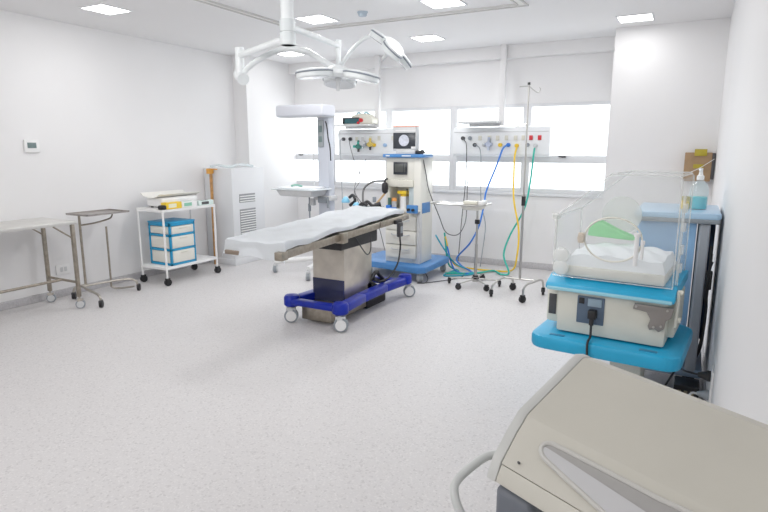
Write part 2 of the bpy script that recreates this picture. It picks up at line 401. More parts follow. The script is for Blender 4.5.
def carton(x0, x1, y0, y1, z0, z1, m, lab, m2, rz=0):
    t = thing('glove_box', lab, 'carton', ((x0+x1)/2, (y0+y1)/2, z0), rz)
    hx, hy, h = (x1-x0)/2, (y1-y0)/2, z1-z0
    G().box(-hx, hx, -hy, hy, 0, h, .002).build('carton', m, t, local=True)
    G().box(hx, hx+.001, -hy*.7, hy*.3, h*.2, h*.8).box(-hx*.4, hx*.4, -hy*.5, hy*.5, h, h+.001).build('print', m2, t, local=True)
carton(-5.45, -5.36, 4.60, 4.83, .897, .975, YELLOW, 'yellow carton lying at the front of the trolley top', mat('print_cream', (.8, .78, .6), .6))
carton(-5.45, -5.37, 4.84, 5.08, .897, .965, WHITEP, 'white and pale green carton right of the yellow one', mat('print_green', (.25, .55, .40), .6))
carton(-5.45, -5.37, 5.12, 5.36, .897, .955, mat('carton_mint', (.68, .80, .77), .6), 'pale mint carton at the right end of the trolley top', DARK)
# wooden measuring rod
t = thing('measuring_rod', 'wooden measuring rod with an orange head standing against the air unit behind the trolley', 'measuring rod', (-5.79, 5.755, .0))
G().box(-5.80, -5.78, 5.735, 5.775, .0, 1.30, .002).build('shaft', WOOD, t)
G().box(-5.82, -5.765, 5.70, 5.785, 1.26, 1.33, .005).build('head', WOODO, t)
G().box(-5.79, -5.67, 5.74, 5.76, 1.315, 1.328, .002).build('sliding_arm', WOODO, t)
# white housing with grilles
t = thing('air_unit', 'tall white air unit with two louvred grilles in the left corner', 'air unit', (-5.7, 6.12, 0))
G().box(XL+.004, -5.46, 5.80, 6.455, .0, 1.335, .006).build('housing', TRIMW, t)
for za, zb in ((.86, .98), (.38, .77)):
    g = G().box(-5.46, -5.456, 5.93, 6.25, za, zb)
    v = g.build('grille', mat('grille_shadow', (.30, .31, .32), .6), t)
    l = G()
    n = int((zb-za)/.034)
    for k in range(n):
        z = za+.012+k*.034
        l.box(-5.457, -5.447, 5.935, 6.245, z, z+.014, .002)
    l.build('louvres', WHITEP, v)
G().box(XL+.004, -5.45, 5.79, 6.455, 0, .085, .003).build('plinth', TRIMW, t)
o = G().tube([(-5.90, 5.86, 1.352), (-5.8, 5.9, 1.37), (-5.66, 5.98, 1.352), (-5.56, 6.1, 1.38), (-5.52, 6.3, 1.355)], .017, 10).build('folded_tubing', clear_mat('bluish_plastic', (.85, .95, .97), .5, .08))
tag(o, 'loose clear bluish tubing lying on the white air unit', 'tubing')

# ------------------------------------------------------------------ operating table
bt = thing('operating_table', 'operating table with steel top and column on a blue wheeled base', 'operating table', (-2.93, 4.45, 0))
def zt(y): return .805 + (y-3.4)*.036
def slab(x0, x1, y0, y1, dz0, dz1, name, m, par=bt, b=.006):
    g = G().box(x0, x1, y0, y1, dz0, dz1, b)
    for v in g.bm.verts: v.co.z += zt(v.co.y)
    return g.build(name, m, par)
slab(-3.24, -2.68, 3.38, 5.47, -.01, .035, 'table_frame', STEEL)
for (ya, yb) in ((3.36, 4.17), (4.19, 4.85), (4.87, 5.50)):
    slab(-2.685, -2.655, ya, yb, -.03, .035, 'side_rail', STEELW); slab(-3.265, -3.235, ya, yb, -.03, .035, 'side_rail', STEELW)
slab(-3.25, -3.10, 3.33, 3.42, -.035, .0, 'end_bracket', mat('bronze_metal', (.30, .24, .19), .4, .6))
slab(-2.72, -2.62, 4.12, 4.20, -.05, .045, 'rail_clamp', STEELW); slab(-2.72, -2.645, 3.30, 3.38, -.035, .03, 'rail_clamp', STEELW)
slab(-3.22, -2.69, 3.40, 4.17, .037, .075, 'mattress_pad', BLACK, b=.012); slab(-3.22, -2.69, 4.19, 5.45, .037, .075, 'mattress_pad', BLACK, b=.012)
G().box(-3.15, -2.76, 4.30, 4.98, .68, .80, .01).build('column_bellows', BLACK, bt)
c = G().box(-3.14, -2.78, 4.38, 4.90, .15, .685, .008).build('column', mat('column_steel', (.60, .555, .49), .3, .8, var=.1, scale=6), bt)
G().box(-3.138, -2.782, 4.374, 4.384, .16, .38, .002).build('base_reflection', mat('navy_reflection', (.035, .04, .10), .25), bt)  # reflection of the blue base, painted as a navy strip on the column front
G().box(-3.12, -2.79, 4.16, 4.95, .025, .16, .006).build('column_foot', STEELW, bt)
# base: cross bars at both ends joined by two long side beams
def beam(pts, w, h, z):
    g = G()
    for a, b in zip(pts, pts[1:]):
        a = Vector((*a, z)); b = Vector((*b, z)); d = b-a; L = d.length; ang = math.atan2(d.y, d.x)
        g.box(-.01, L+.01, -w/2, w/2, -h/2, h/2, .02, 3, M=Matrix.Translation(a) @ Matrix.Rotation(ang, 4, 'Z'))
    return g
g = beam([(-3.22, 4.10), (-2.64, 4.10)], .09, .06, .20)
for x in (-2.68,):
    for a, b in (((x, 4.10), (x-.0, 4.9)), ((x, 4.9), (x+.03, 5.42))):
        pass
g2 = beam([(-2.66, 4.10), (-2.70, 4.55), (-2.70, 5.0), (-2.66, 5.42)], .11, .085, .19)
g2.bm.verts.ensure_lookup_table()
me = bpy.data.meshes.new('tmp'); g2.bm.to_mesh(me); g.bm.from_mesh(me)
g3 = beam([(-3.20, 4.10), (-3.16, 4.55), (-3.16, 5.0), (-3.20, 5.42)], .11, .085, .19)
me2 = bpy.data.meshes.new('tmp'); g3.bm.to_mesh(me2); g.bm.from_mesh(me2)
g4 = beam([(-3.20, 5.30), (-2.66, 5.30)], .09, .07, .19)
me3 = bpy.data.meshes.new('tmp'); g4.bm.to_mesh(me3); g.bm.from_mesh(me3)
for m_ in (me, me2, me3): bpy.data.meshes.remove(m_)
for x, y in ((-3.20, 4.12), (-2.65, 4.10), (-3.20, 5.42), (-2.66, 5.42)):
    g.lathe([(.0, .150), (.06, .150), (.075, .165), (.075, .235), (.06, .255), (.02, .263), (.0, .263)], (x, y, 0), 18)
g.build('blue_base', BLUEB, bt)
for x, y, yw in ((-3.19, 4.08, .5), (-2.63, 4.06, .5), (-3.20, 5.44, .3), (-2.63, 5.45, .6)):
    caster(bt, x, y, .066, GREYP, WHITEP, yaw=-.95-yw*.2, top=.16, body=LGREY)
G().tube([(-2.78, 4.55, .80), (-2.70, 4.58, .66), (-2.68, 4.64, .60), (-2.68, 4.70, .64), (-2.70, 4.74, .78)], .006).build('cable_loop', DARK, bt)
# white sheet
def drape(hw, hl, drop_w, drop_l, nx, ny, fz):
    g = G(); bm = g.bm; rows = []
    W = hw+drop_w; L0, L1 = hl
    for j in range(ny+1):
        row = []
        t_ = (L0-drop_l) + (L1-(L0-drop_l))*j/ny
        for i in range(nx+1):
            s_ = -W+2*W*i/nx
            dx = max(0, abs(s_)-hw); dy = max(0, L0-t_)
            sg = 1 if s_ > 0 else -1
            x = max(-hw, min(hw, s_)) + sg*min(dx*.16, .02)
            y = max(L0, t_) - min(dy*.2, .03)
            n = math.sin(t_*11+s_*5)*.006 + math.sin(s_*23-t_*9)*.005 + math.sin(t_*27+1)*math.cos(s_*15)*.005 + .006*abs(math.sin(t_*5.3+s_*8))
            cut = fz(x, y)
            dd = dx*(.9 if y > 3.8 else 1)+dy
            wob = math.sin(t_*17+s_*9)*.02*min(1, dd/.08)
            x += sg*(abs(wob) if dx else 0)*.6; y -= abs(wob)*.7 if dy else 0
            row.append(bm.verts.new((x, y, cut+n-dd+(.0 if not dd else -.004))))
        rows.append(row)
    for a, b in zip(rows, rows[1:]):
        for i in range(nx): bm.faces.new((a[i], a[i+1], b[i+1], b[i]))
    return g
g = drape(.30, (3.36, 5.38), .035, .10, 46, 90, lambda x, y: zt(y)+.088+.012*math.exp(-((y-5.0)/.35)**2))
for v in g.bm.verts: v.co.x += -2.96
# the near-left part of the sheet hangs lower at the foot end
for v in g.bm.verts:
    if v.co.y < 3.75 and v.co.z < zt(v.co.y)+.07:
        v.co.z -= .02*max(0, min(1, (3.75-v.co.y)/.35))
bmesh.ops.solidify(g.bm, geom=g.bm.faces[:], thickness=.004)
o = g.build('bed_sheet', SHEET); tag(o, 'creased white sheet covering the operating table', 'sheet')
# hand control
t = thing('hand_control', 'black hand control hanging from the operating table rail', 'hand control', (-2.63, 5.2, .6))
G().box(-2.64, -2.60, 5.17, 5.25, .70, .85, .008).build('handset', DARK, t)
G().box(-2.60, -2.598, 5.185, 5.235, .74, .81).build('keypad', GREYP, t)
G().box(-2.66, -2.63, 5.14, 5.28, .835, .875, .004).build('hook', BLACK, t)
G().tube([(-2.62, 5.21, .70), (-2.62, 5.22, .58), (-2.63, 5.18, .42), (-2.66, 5.06, .30), (-2.72, 4.95, .26)], .009).build('cable', BLACK, t)
# foot pedal
t = thing('foot_pedal', 'black foot control with crumpled cable behind the column of the operating table', 'foot control', (-2.85, 5.0, 0))
G().prism([(4.80, .0), (5.20, .0), (5.20, .10), (5.05, .20), (4.86, .30), (4.80, .26)], 'x', -2.98, -2.78, .01).build('pedal_body', BLACK, t)
G().tube([(-2.80, 4.85, .25), (-2.76, 4.95, .36), (-2.78, 5.06, .30), (-2.77, 5.15, .22), (-2.80, 5.05, .25), (-2.78, 4.92, .30)], .02).build('cable', BLACK, t)

# ------------------------------------------------------------------ anaesthesia machine
at = thing('anaesthesia_machine', 'cream and blue anaesthesia machine behind the head of the operating table', 'anaesthesia machine', (-3.1, 6.45, 0))
g = G().prism([(-3.70, 6.16), (-2.80, 6.03), (-2.72, 6.10), (-2.72, 6.86), (-2.80, 6.93), (-3.58, 6.93), (-3.72, 6.86), (-3.76, 6.22)], 'z', .12, .20, .012)
g.build('base', BLUEM, at)
for x, y in ((-2.80, 6.12), (-2.79, 6.83), (-3.60, 6.28), (-3.60, 6.82)): caster(at, x, y, .055, GREYP, LGREY, yaw=.7, top=.13, body=GREYP)
ax0, ax1, ay0, ay1 = -3.34, -2.86, 6.22, 6.60
G().box(ax0, ax1-.102, ay0+.02, ay1, .20, .86, .004).box(ax0, ax1-.1, ay1-.12, ay1, .86, 1.16).box(ax1-.10, ax1, ay0+.02, ay1, .20, 1.50, .01).box(ax0, ax1-.1, ay0+.03, ay1, 1.225, 1.495, .01).build('cabinet', CREAMW, at)
G().box(ax1-.045, ax1+.004, ay0+.01, ay0+.06, .2, .86, .006).build('corner_profile', LGREY, at)
G().box(ax0, ax1-.10, ay0, ay0+.04, 1.14, 1.225, .006).build('shelf_front', CREAM, at)
G().box(ax0+.0, ax0+.05, ay0+.04, ay1, .86, 1.14, .003).build('side_panel', CREAM, at)
for za, zb in ((.255, .42), (.43, .60), (.61, .78)):
    d = G().box(ax0+.01, ax1-.05, ay0-.004, ay0+.018, za, zb, .006).build('drawer', CREAMW, at)
    G().tube([(ax0+.10, ay0, zb-.035), (ax0+.12, ay0-.022, zb-.05), (ax1-.16, ay0-.022, zb-.05), (ax1-.14, ay0, zb-.035)], .007).build('handle', LGREY, d)
G().box(ax0-.02, ax1+.05, ay0-.02, ay1-.12, 1.495, 1.535, .005).build('top_strip', BLUEM, at)
b = G().box(ax0+.02, ax0+.075, ay0-.022, ay0-.019, 1.508, 1.522, .001).box(ax0+.24, ax0+.36, ay0-.022, ay0-.019, 1.508, 1.520, .001)
b.build('lettering', WHITEP, at)
s = G().box(-3.225, -3.045, ay0-.0, ay0+.032, 1.29, 1.44, .005).build('ventilator_display', SCREEN, at)
G().box(-3.205, -3.09, ay0-.003, ay0, 1.32, 1.42, .001).box(-3.08, -3.06, ay0-.003, ay0, 1.32, 1.42, .001).build('readout', mat('dull_readout', (.07, .075, .07), .35), s)
G().box(ax1-.001, ax1+.004, ay0+.06, ay0+.30, .82, .95, .002).build('side_badge', BLUEM, at)
G().box(-2.99, -2.85, ay0-.11, ay0-.062, .835, .935, .010).build('flow_block', BLUEM, at)
for x in (-2.955, -2.895): G().cyl((x, ay0-.11, .88), (x, ay0-.14, .88), .016).build('knob', BLACK, at)
G().box(ax0, -2.86, ay0-.06, ay0+.1, .845, .865, .004).build('work_shelf', CREAMW, at)
b = G().cyl((-3.12, 6.33, .865), (-3.12, 6.33, 1.02), .06, n=20).build('absorber_canister', WHITEP, at)
G().box(-3.19, -3.04, 6.26, 6.37, 1.05, 1.09, .006).cyl((-3.12, 6.33, 1.02), (-3.12, 6.33, 1.05), .055).build('canister_lid', YELLOW, b)
v = G().cyl((-3.235, 6.27, .865), (-3.235, 6.27, .96), .03, n=18).build('vaporiser', LGREY, at)
G().cyl((-3.235, 6.27, .96), (-3.235, 6.27, 1.0), .034, .028, n=18).build('vaporiser_dial', ORANGE, v)
G().box(-3.33, -3.27, 6.22, 6.30, .865, .91, .01).box(-3.25, -3.17, 6.15, 6.22, .865, .89, .008).build('blue_fitting', HBLUE, at)
G().cyl((-3.30, 6.27, .91), (-3.30, 6.27, 1.0), .022).build('green_fitting', mat('dark_green_plastic', (.08, .18, .14), .4), at)
f = G().box(-3.03, -2.965, 6.26, 6.30, .90, 1.14, .003).build('flowmeter_panel', mat('flowmeter_glass', (.50, .58, .60), .15), at)
G().cyl((-3.05, 6.25, .87), (-3.05, 6.25, 1.12), .006).build('flow_tube', BLACK, at)
bb = G().lathe([(.012, 0), (.034, .02), (.04, .06), (.04, .11), (.028, .135), (.012, .14)], (-3.275, 6.10, 1.06), 16).build('breathing_bag', BLACK, at)
G().tube([(-3.275, 6.10, 1.19), (-3.29, 6.13, 1.22), (-3.30, 6.2, 1.235)], .014).build('bag_neck', BLACK, bb)
G().tube([(-3.28, 6.12, 1.215), (-3.42, 6.05, 1.20), (-3.50, 5.98, 1.12), (-3.48, 5.92, .98), (-3.43, 5.88, .88)], .012).build('breathing_hose', mat('hose_grey', (.12, .12, .12), .5), at)
G().tube([(-3.275, 6.10, 1.065), (-3.37, 6.08, .95), (-3.41, 6.04, .88), (-3.40, 6.08, .84)], .013).build('sampling_tube', mat('tan_tube', (.62, .42, .22), .5), at)
G().tube([(-2.86, 6.30, 1.47), (-2.84, 6.34, 1.3), (-2.845, 6.45, 1.09), (-2.79, 6.65, .76), (-2.77, 6.84, .53), (-2.67, 6.96, .48), (-2.62, 7.07, .56), (-2.62, 7.19, .73), (-2.68, 7.36, 1.19)], .006).build('power_cable', DARK, at)
# patient monitor
t = thing('patient_monitor', 'grey monitor with salmon top edge and round image, on the anaesthesia machine', 'monitor', (-3.08, 6.33, 1.535))
G().box(-3.255, -2.94, 6.26, 6.36, 1.575, 1.865, .012).box(-3.2, -2.95, 6.24, 6.42, 1.536, 1.58, .006).build('housing', LGREY, t)
G().box(-3.255, -2.94, 6.255, 6.36, 1.855, 1.872, .004).build('top_edge', PINK, t)
s = G().box(-3.247, -2.95, 6.255, 6.261, 1.60, 1.79, .002).build('screen', SCREEN, t)
G().cyl((-3.10, 6.2555, 1.697), (-3.10, 6.2525, 1.697), .068, n=28).build('round_image', mat('screen_image', (.58, .60, .68), .4, var=.12, scale=30), s)
G().box(-3.215, -2.95, 6.256, 6.26, 1.81, 1.82).box(-3.0, -2.945, 6.25, 6.256, 1.60, 1.625).build('bezel_print', WHITEP, t)
o = G().box(-2.98, -2.88, 6.26, 6.38, 1.536, 1.575, .014).tube([(-2.92, 6.3, 1.56), (-2.86, 6.28, 1.58), (-2.84, 6.3, 1.545)], .008).build('cable_bundle', BLACK)
tag(o, 'small black coiled lead beside the monitor foot', 'cable')
# breathing circuit lying over the head end
t = thing('breathing_circuit', 'black and pale blue breathing masks and hoses at the head of the operating table', 'breathing circuit', (-3.3, 5.75, .88))
G().lathe([(.05, 0), (.052, .02), (.03, .055), (.015, .07)], (-3.60, 5.72, .97), 16).lathe([(.04, 0), (.045, .02), (.02, .05)], (-3.44, 5.70, .93), 16).build('face_mask', mat('mask_blue', (.22, .55, .78), .35), t)
G().tube([(-3.56, 5.74, 1.03), (-3.50, 5.72, 1.06), (-3.46, 5.70, 1.0), (-3.53, 5.70, .94)], .018).tube([(-3.48, 5.72, .98), (-3.42, 5.70, .93), (-3.36, 5.70, .97), (-3.30, 5.72, .95)], .02).tube([(-3.40, 5.70, .92), (-3.32, 5.74, .99), (-3.24, 5.72, .95), (-3.17, 5.74, .96)], .018).cyl((-3.19, 5.70, .95), (-3.13, 5.73, .97), .032).build('corrugated_hose', BLACK, t)
G().tube([(-3.17, 5.74, .97), (-3.20, 5.85, .90), (-3.30, 6.10, .90)], .012).cyl((-3.22, 5.74, .99), (-3.22, 5.74, 1.05), .022).build('valve', GREYP, t)
# support post from the machine's shelf
G().tube([(-3.32, 6.15, .89), (-3.40, 5.95, .91), (-3.48, 5.76, .93)], .010).build('support_arm', GREYP, t)

# ------------------------------------------------------------------ gas panels
def panel(x0, x1, lab, outs, shelf_):
    t = thing('medical_gas_console', lab, 'gas panel', ((x0+x1)/2, YB-.02, 1.48))
    G().prism([(YB-.015, 1.51), (7.46, 1.50), (7.43, 1.53), (7.42, 1.82), (7.45, 1.88), (YB-.015, 1.90)], 'x', x0, x1, .006).build('panel_body', mat('panel_grey', (.84, .86, .88), .4), t)
    G().box(x0+.02, x1-.02, 7.415, 7.425, 1.815, 1.822, .001).build('groove', LGREY, t)
    for (x, z, m, r) in outs:
        o = G()
        if r == 'sq': o.box(x-.022, x+.022, 7.405, 7.422, z-.03, z+.03, .003)
        else: o.cyl((x, 7.424, z), (x, 7.395, z), .026).cyl((x, 7.395, z), (x, 7.385, z), .014)
        o.build('outlet', m, t)
    return t
W_, Y_, B_, R_, K_, GR = WHITEP, YELLOW, HBLUE, RED, DARK, GREYP
panel(-2.93, -1.62, 'right gas and socket panel on the window bars, hoses plugged in',
      [(-2.78, 1.74, K_, 'c'), (-2.68, 1.74, GR, 'c'), (-2.61, 1.65, K_, 'c'), (-2.54, 1.74, CREAM, 'sq'), (-2.48, 1.65, LGREY, 'c'), (-2.41, 1.74, CREAM, 'sq'), (-2.30, 1.74, CREAM, 'sq'), (-2.26, 1.65, Y_, 'c'), (-2.18, 1.74, CREAM, 'sq'), (-2.15, 1.65, B_, 'c'), (-2.06, 1.74, CREAM, 'sq'), (-2.04, 1.64, Y_, 'c'), (-1.96, 1.74, CREAM, 'sq'), (-1.90, 1.65, GR, 'c'), (-1.86, 1.74, R_, 'sq'), (-1.75, 1.74, R_, 'sq'), (-1.80, 1.64, LGREY, 'c')], 0)
panel(-4.80, -3.50, 'left gas and socket panel on the window bars under the infusion monitor',
      [(-4.69, 1.74, K_, 'c'), (-4.57, 1.74, K_, 'c'), (-4.46, 1.74, CREAM, 'sq'), (-4.43, 1.62, HGRN, 'c'), (-4.16, 1.65, Y_, 'c'), (-4.22, 1.75, CREAM, 'sq'), (-3.98, 1.65, mat('pale_blue_fit', (.35, .52, .75), .4), 'c'), (-4.08, 1.75, CREAM, 'sq'), (-3.85, 1.75, CREAM, 'sq'), (-3.70, 1.70, CREAM, 'sq'), (-3.72, 1.63, CREAM, 'c')], 0)
def regulator(x, z, lab, body, bits):
    t = thing('flow_regulator', lab, 'regulator', (x, 7.36, z-.06))
    G().cyl((x, 7.40, z), (x, 7.33, z), .035).cyl((x, 7.36, z), (x, 7.36, z+.09), .018).box(x-.05, x+.05, 7.34, 7.37, z-.015, z+.015, .005).build('body', body, t)
    G().cyl((x, 7.36, z-.02), (x, 7.36, z-.08), .022, .016).build('jar', bits[0], t)
    G().cyl((x-.05, 7.355, z), (x-.08, 7.355, z), .02).build('knob', bits[1], t)
regulator(-4.33, 1.68, 'metal flow regulator with green knob in the middle of the left panel', LGREY, (BOTTLE, HGRN))
regulator(-4.40, 1.63, 'dark green flow regulator left on the left panel', mat('dark_green_fit', (.05, .22, .18), .4), (DARK, HGRN))
regulator(-4.20, 1.66, 'yellow flow regulator on the left panel', mat('muted_yellow', (.66, .50, .12), .4), (DARK, GREYP))
regulator(-2.40, 1.66, 'bluish grey flow regulator on the right panel', mat('regulator_blue_grey', (.42, .47, .60), .35), (mat('reg_jar', (.55, .60, .72), .3), LGREY))
# shelves above the panels
t = thing('wall_shelf', 'slim white equipment shelf above the left gas panel', 'shelf', (-4.4, 7.35, 1.9))
G().box(-4.68, -4.11, 7.15, 7.45, 1.925, 1.943, .004).build('shelf_board', WHITEP, t); G().box(-4.66, -4.13, 7.42, 7.46, 1.89, 1.925).build('bracket', WHITEP, t)
t = thing('wall_shelf', 'slim empty white shelf above the right gas panel', 'shelf', (-2.5, 7.35, 1.9))
G().box(-2.76, -2.24, 7.15, 7.45, 1.925, 1.95, .004).build('shelf_board', LGREY, t); G().box(-2.70, -2.28, 7.42, 7.46, 1.89, 1.93).build('bracket', WHITEP, t)
_inf = t = thing('infusion_monitor', 'small white monitor with dark display and red knob on the left shelf', 'monitor', (-4.37, 7.3, 1.947))
G().box(-4.63, -4.13, 7.20, 7.40, 1.947, 2.03, .01).prism([(-4.5, 2.02), (-4.15, 2.02), (-4.22, 2.085), (-4.32, 2.10), (-4.48, 2.07)], 'y', 7.22, 7.38, .004).build('housing', CREAM, t)
G().box(-4.62, -4.34, 7.192, 7.20, 1.955, 2.03, .002).build('display', mat('teal_screen', (.03, .11, .13), .25), t)
G().box(-4.625, -4.59, 7.188, 7.193, 1.95, 2.035, .002).box(-4.625, -4.34, 7.188, 7.193, 2.025, 2.04).build('display_frame', BLACK, t)
G().cyl((-4.31, 7.20, 2.0), (-4.31, 7.17, 2.0), .028).cyl((-4.36, 7.20, 1.965), (-4.36, 7.18, 1.965), .018).build('knob', RED, t)
G().tube([(-4.46, 7.3, 2.08), (-4.40, 7.28, 2.11), (-4.34, 7.28, 2.085), (-4.28, 7.28, 2.11), (-4.22, 7.3, 2.08)], .010).build('carry_handle', mat('teal_handle', (.20, .42, .48), .4), t)

_inf.location.x += .06; _inf.location.z += .0
def hose(name, pts, r, m, lab, cat):
    o = G().tube(pts, r, 8, 8).build(name, m); tag(o, lab, cat); return o
hose('gas_hose', [(-2.15, 7.38, 1.65), (-2.20, 7.34, 1.60), (-2.27, 7.33, 1.39), (-2.38, 7.28, 1.06), (-2.40, 7.25, .87), (-2.44, 7.2, .6), (-2.54, 7.15, .36), (-2.76, 7.25, .12), (-2.66, 7.15, .04), (-2.42, 6.9, .02), (-2.52, 6.8, .015), (-2.7, 6.95, .05), (-2.82, 7.0, .35)], .012, HBLUE, 'blue gas hose from the right panel curling across the floor', 'hose')
hose('gas_hose', [(-2.03, 7.38, 1.62), (-2.04, 7.34, 1.5), (-2.04, 7.34, 1.27), (-2.01, 7.28, .95), (-1.91, 7.21, .57), (-1.90, 7.15, .25), (-1.98, 7.22, .03), (-2.25, 7.14, .015), (-2.60, 7.16, .015), (-2.75, 7.05, .10), (-2.83, 6.97, .45)], .012, HYEL, 'yellow gas hose hanging from the right panel behind the drip stand', 'hose')
hose('gas_hose', [(-1.80, 7.38, 1.61), (-1.80, 7.34, 1.5), (-1.83, 7.35, 1.14), (-1.88, 7.3, .82), (-2.03, 7.25, .49), (-2.09, 7.2, .23), (-1.97, 7.05, .03), (-2.05, 6.98, .015), (-2.20, 7.12, .02), (-2.35, 6.9, .015), (-2.62, 6.72, .015), (-2.70, 6.70, .015), (-2.60, 6.90, .015), (-2.78, 6.99, .08), (-2.84, 6.97, .5)], .012, HGRN, 'green gas hose looping from the right panel to the floor', 'hose')
hose('gas_hose', [(-2.86, 6.72, .5), (-2.80, 6.80, .35), (-2.70, 7.00, .10), (-2.50, 7.02, .015), (-2.38, 6.84, .013), (-2.50, 6.66, .012), (-2.68, 6.58, .012), (-2.66, 6.98, .014)], .010, mat('teal_hose', (.02, .38, .50), .4), 'teal hose coiled on the floor behind the anaesthesia machine', 'hose')
def cord(pts, lab, m=DARK, r=.006): return hose('hanging_lead', pts, r, m, lab, 'cord')
cord([(-2.78, 7.39, 1.74), (-2.74, 7.36, 1.71), (-2.71, 7.37, 1.62), (-2.72, 7.4, 1.18), (-2.77, 7.42, .63), (-2.82, 7.45, .02)], 'leftmost dark cord hanging from the right gas panel', DARK, .006)
cord([(-2.61, 7.38, 1.65), (-2.56, 7.36, 1.64), (-2.51, 7.38, 1.52), (-2.48, 7.36, .92), (-2.40, 7.34, .59), (-2.42, 7.32, .25), (-2.44, 7.3, .015)], 'grey cord hanging beside the blue hose', GREYP, .006)
cord([(-4.69, 7.38, 1.74), (-4.72, 7.36, 1.70), (-4.71, 7.36, 1.43), (-4.69, 7.36, .75), (-4.68, 7.4, .02)], 'leftmost thin cord hanging from the left gas panel', GREYP, .005)
cord([(-4.57, 7.38, 1.74), (-4.55, 7.36, 1.66), (-4.46, 7.33, 1.43), (-4.30, 7.25, 1.18), (-4.32, 7.1, .98), (-4.18, 7.0, .80), (-4.1, 7.1, .02)], 'thin dark cord crossing down from the left gas panel', DARK, .005)
cord([(-4.28, 7.38, 1.45), (-4.33, 7.36, 1.35), (-4.40, 7.3, 1.14), (-4.33, 7.13, 1.0), (-4.18, 7.0, .88), (-3.9, 7.0, .6), (-3.7, 6.9, .19)], 'thin dark cord curving from the left panel toward the machine', DARK, .005)
cord([(-2.86, 6.28, .15), (-2.78, 6.30, .03), (-2.72, 6.10, .012), (-2.80, 6.04, .012), (-2.66, 6.16, .012), (-2.45, 6.55, .012), (-2.50, 6.85, .012)], 'dark cord on the floor beside the anaesthesia machine wheels', DARK, .006)

# ------------------------------------------------------------------ radiant warmer
t = thing('infant_warmer', 'tall white infant radiant warmer with overhead heater and clear cot', 'infant warmer', (-4.3, 5.95, 0))
G().box(-4.70, -3.98, 5.82, 6.12, 1.985, 2.13, .03, 3).build('heater_hood', mat('pale_lilac_grey', (.66, .68, .74), .45), t)
G().box(-4.66, -4.02, 5.86, 6.08, 1.98, 1.99, .003).build('reflector', WHITEP, t)
G().box(-4.20, -4.03, 6.02, 6.14, .30, 1.99, .01).build('column', mat('column_white', (.55, .58, .65), .45), t)
c = G().box(-4.19, -4.10, 6.008, 6.02, 1.62, 1.95, .004).build('control_panel', mat('control_grey', (.33, .36, .38), .4), t)
G().box(-4.17, -4.12, 6.004, 6.009, 1.80, 1.88).box(-4.17, -4.12, 6.004, 6.009, 1.68, 1.75).build('display', LCD, c)
G().tube([(-4.06, 6.0, 1.93), (-4.02, 5.97, 1.86), (-4.01, 5.98, 1.72), (-4.00, 6.0, 1.62), (-3.99, 6.0, 1.45)], .008).build('sensor_lead', BLACK, t)
G().tube([(-4.28, 6.03, 1.90), (-4.27, 6.03, 1.2), (-4.28, 6.03, .9)], .005).build('cord', LGREY, t)
# cot: tapered tray
def tapered(x0, x1, y0, y1, z0, z1, tp):
    g = G().box(x0, x1, y0, y1, z0, z1, .015)
    cx, cy = (x0+x1)/2, (y0+y1)/2
    for v in g.bm.verts:
        k = 1-tp*(z1-v.co.z)/(z1-z0)
        v.co.x = cx+(v.co.x-cx)*k; v.co.y = cy+(v.co.y-cy)*k
    return g
tapered(-4.62, -4.06, 5.68, 6.04, 1.01, 1.09, .15).build('cot', LGREY, t)
G().box(-4.68, -4.02, 5.66, 6.06, 1.088, 1.105, .005).build('cot_rim', mat('glassy_rim', (.70, .75, .78), .25), t)
G().box(-4.58, -4.10, 5.70, 6.02, 1.105, 1.125, .01).build('mattress', SHEET, t)
G().tube([(-4.46, 5.80, 1.135), (-4.38, 5.79, 1.15), (-4.30, 5.81, 1.135)], .012).build('sensor_pad', mat('mint_plastic', (.25, .50, .42), .5), t)
G().box(-4.25, -3.98, 5.98, 6.12, .95, 1.01, .006).box(-4.30, -4.24, 5.96, 6.02, .88, .97, .006).build('cot_bracket', LGREY, t)
G().cyl((-4.33, 6.0, .42), (-4.33, 6.0, .98), .010).box(-4.345, -4.315, 5.985, 6.015, .80, .90, .004).build('height_rod', GREYP, t)
G().box(-4.18, -4.05, 5.97, 6.02, .92, 1.0, .004).cyl((-4.03, 5.98, 1.0), (-4.03, 5.98, .86), .015).build('knob', GREYP, t)
g = G().box(-4.22, -4.0, 5.99, 6.14, .16, .32, .01)
for a, b in (((-4.1, 6.05), (-4.70, 5.72)), ((-4.1, 6.05), (-4.05, 5.55)), ((-4.1, 6.05), (-4.55, 6.5)), ((-4.1, 6.05), (-3.85, 6.45))):
    g.tube([(*a, .20), ((a[0]+b[0])/2, (a[1]+b[1])/2, .18), (*b, .15)], .03, 8)
g.build('base', WHITEP, t)
for x, y in ((-4.70, 5.72), (-4.05, 5.55), (-4.55, 6.5), (-3.85, 6.45)): caster(t, x, y, .055, GREYP, LGREY, yaw=.5, top=.14, body=LGREY)

# ------------------------------------------------------------------ overhead surgical lamp
t = thing('surgical_lamp', 'ceiling-mounted surgical lamp with two three-lobed heads over the operating table', 'surgical lamp', (-2.9, 3.78, ZC))
LM = CREAMPANEL
px_, py_ = -2.9, 3.78
G().cyl((px_, py_, 2.40), (px_, py_, ZC), .052, n=24).lathe([(.12, 0), (.12, -.03), (.06, -.07)], (px_, py_, ZC)).build('ceiling_pole', LM, t)
G().cyl((px_, py_, 2.50), (px_, py_, 2.59), .062, n=24).cyl((px_, py_, 2.40), (px_, py_, 2.49), .062, n=24).build('pole_collar', mat('collar_grey', (.62, .66, .67), .35), t)
J1 = Vector((-3.81, 4.23, 2.45)); J2 = Vector((-3.01, 4.68, 2.54))
def arm(a, b, w, h, m=LM):
    a = Vector(a); b = Vector(b); d = b-a; L = d.length
    M = Matrix.Translation(a) @ d.to_track_quat('X', 'Z').to_matrix().to_4x4()
    return G().box(-.02, L+.02, -w/2, w/2, -h/2, h/2, .015, 3, M=M)
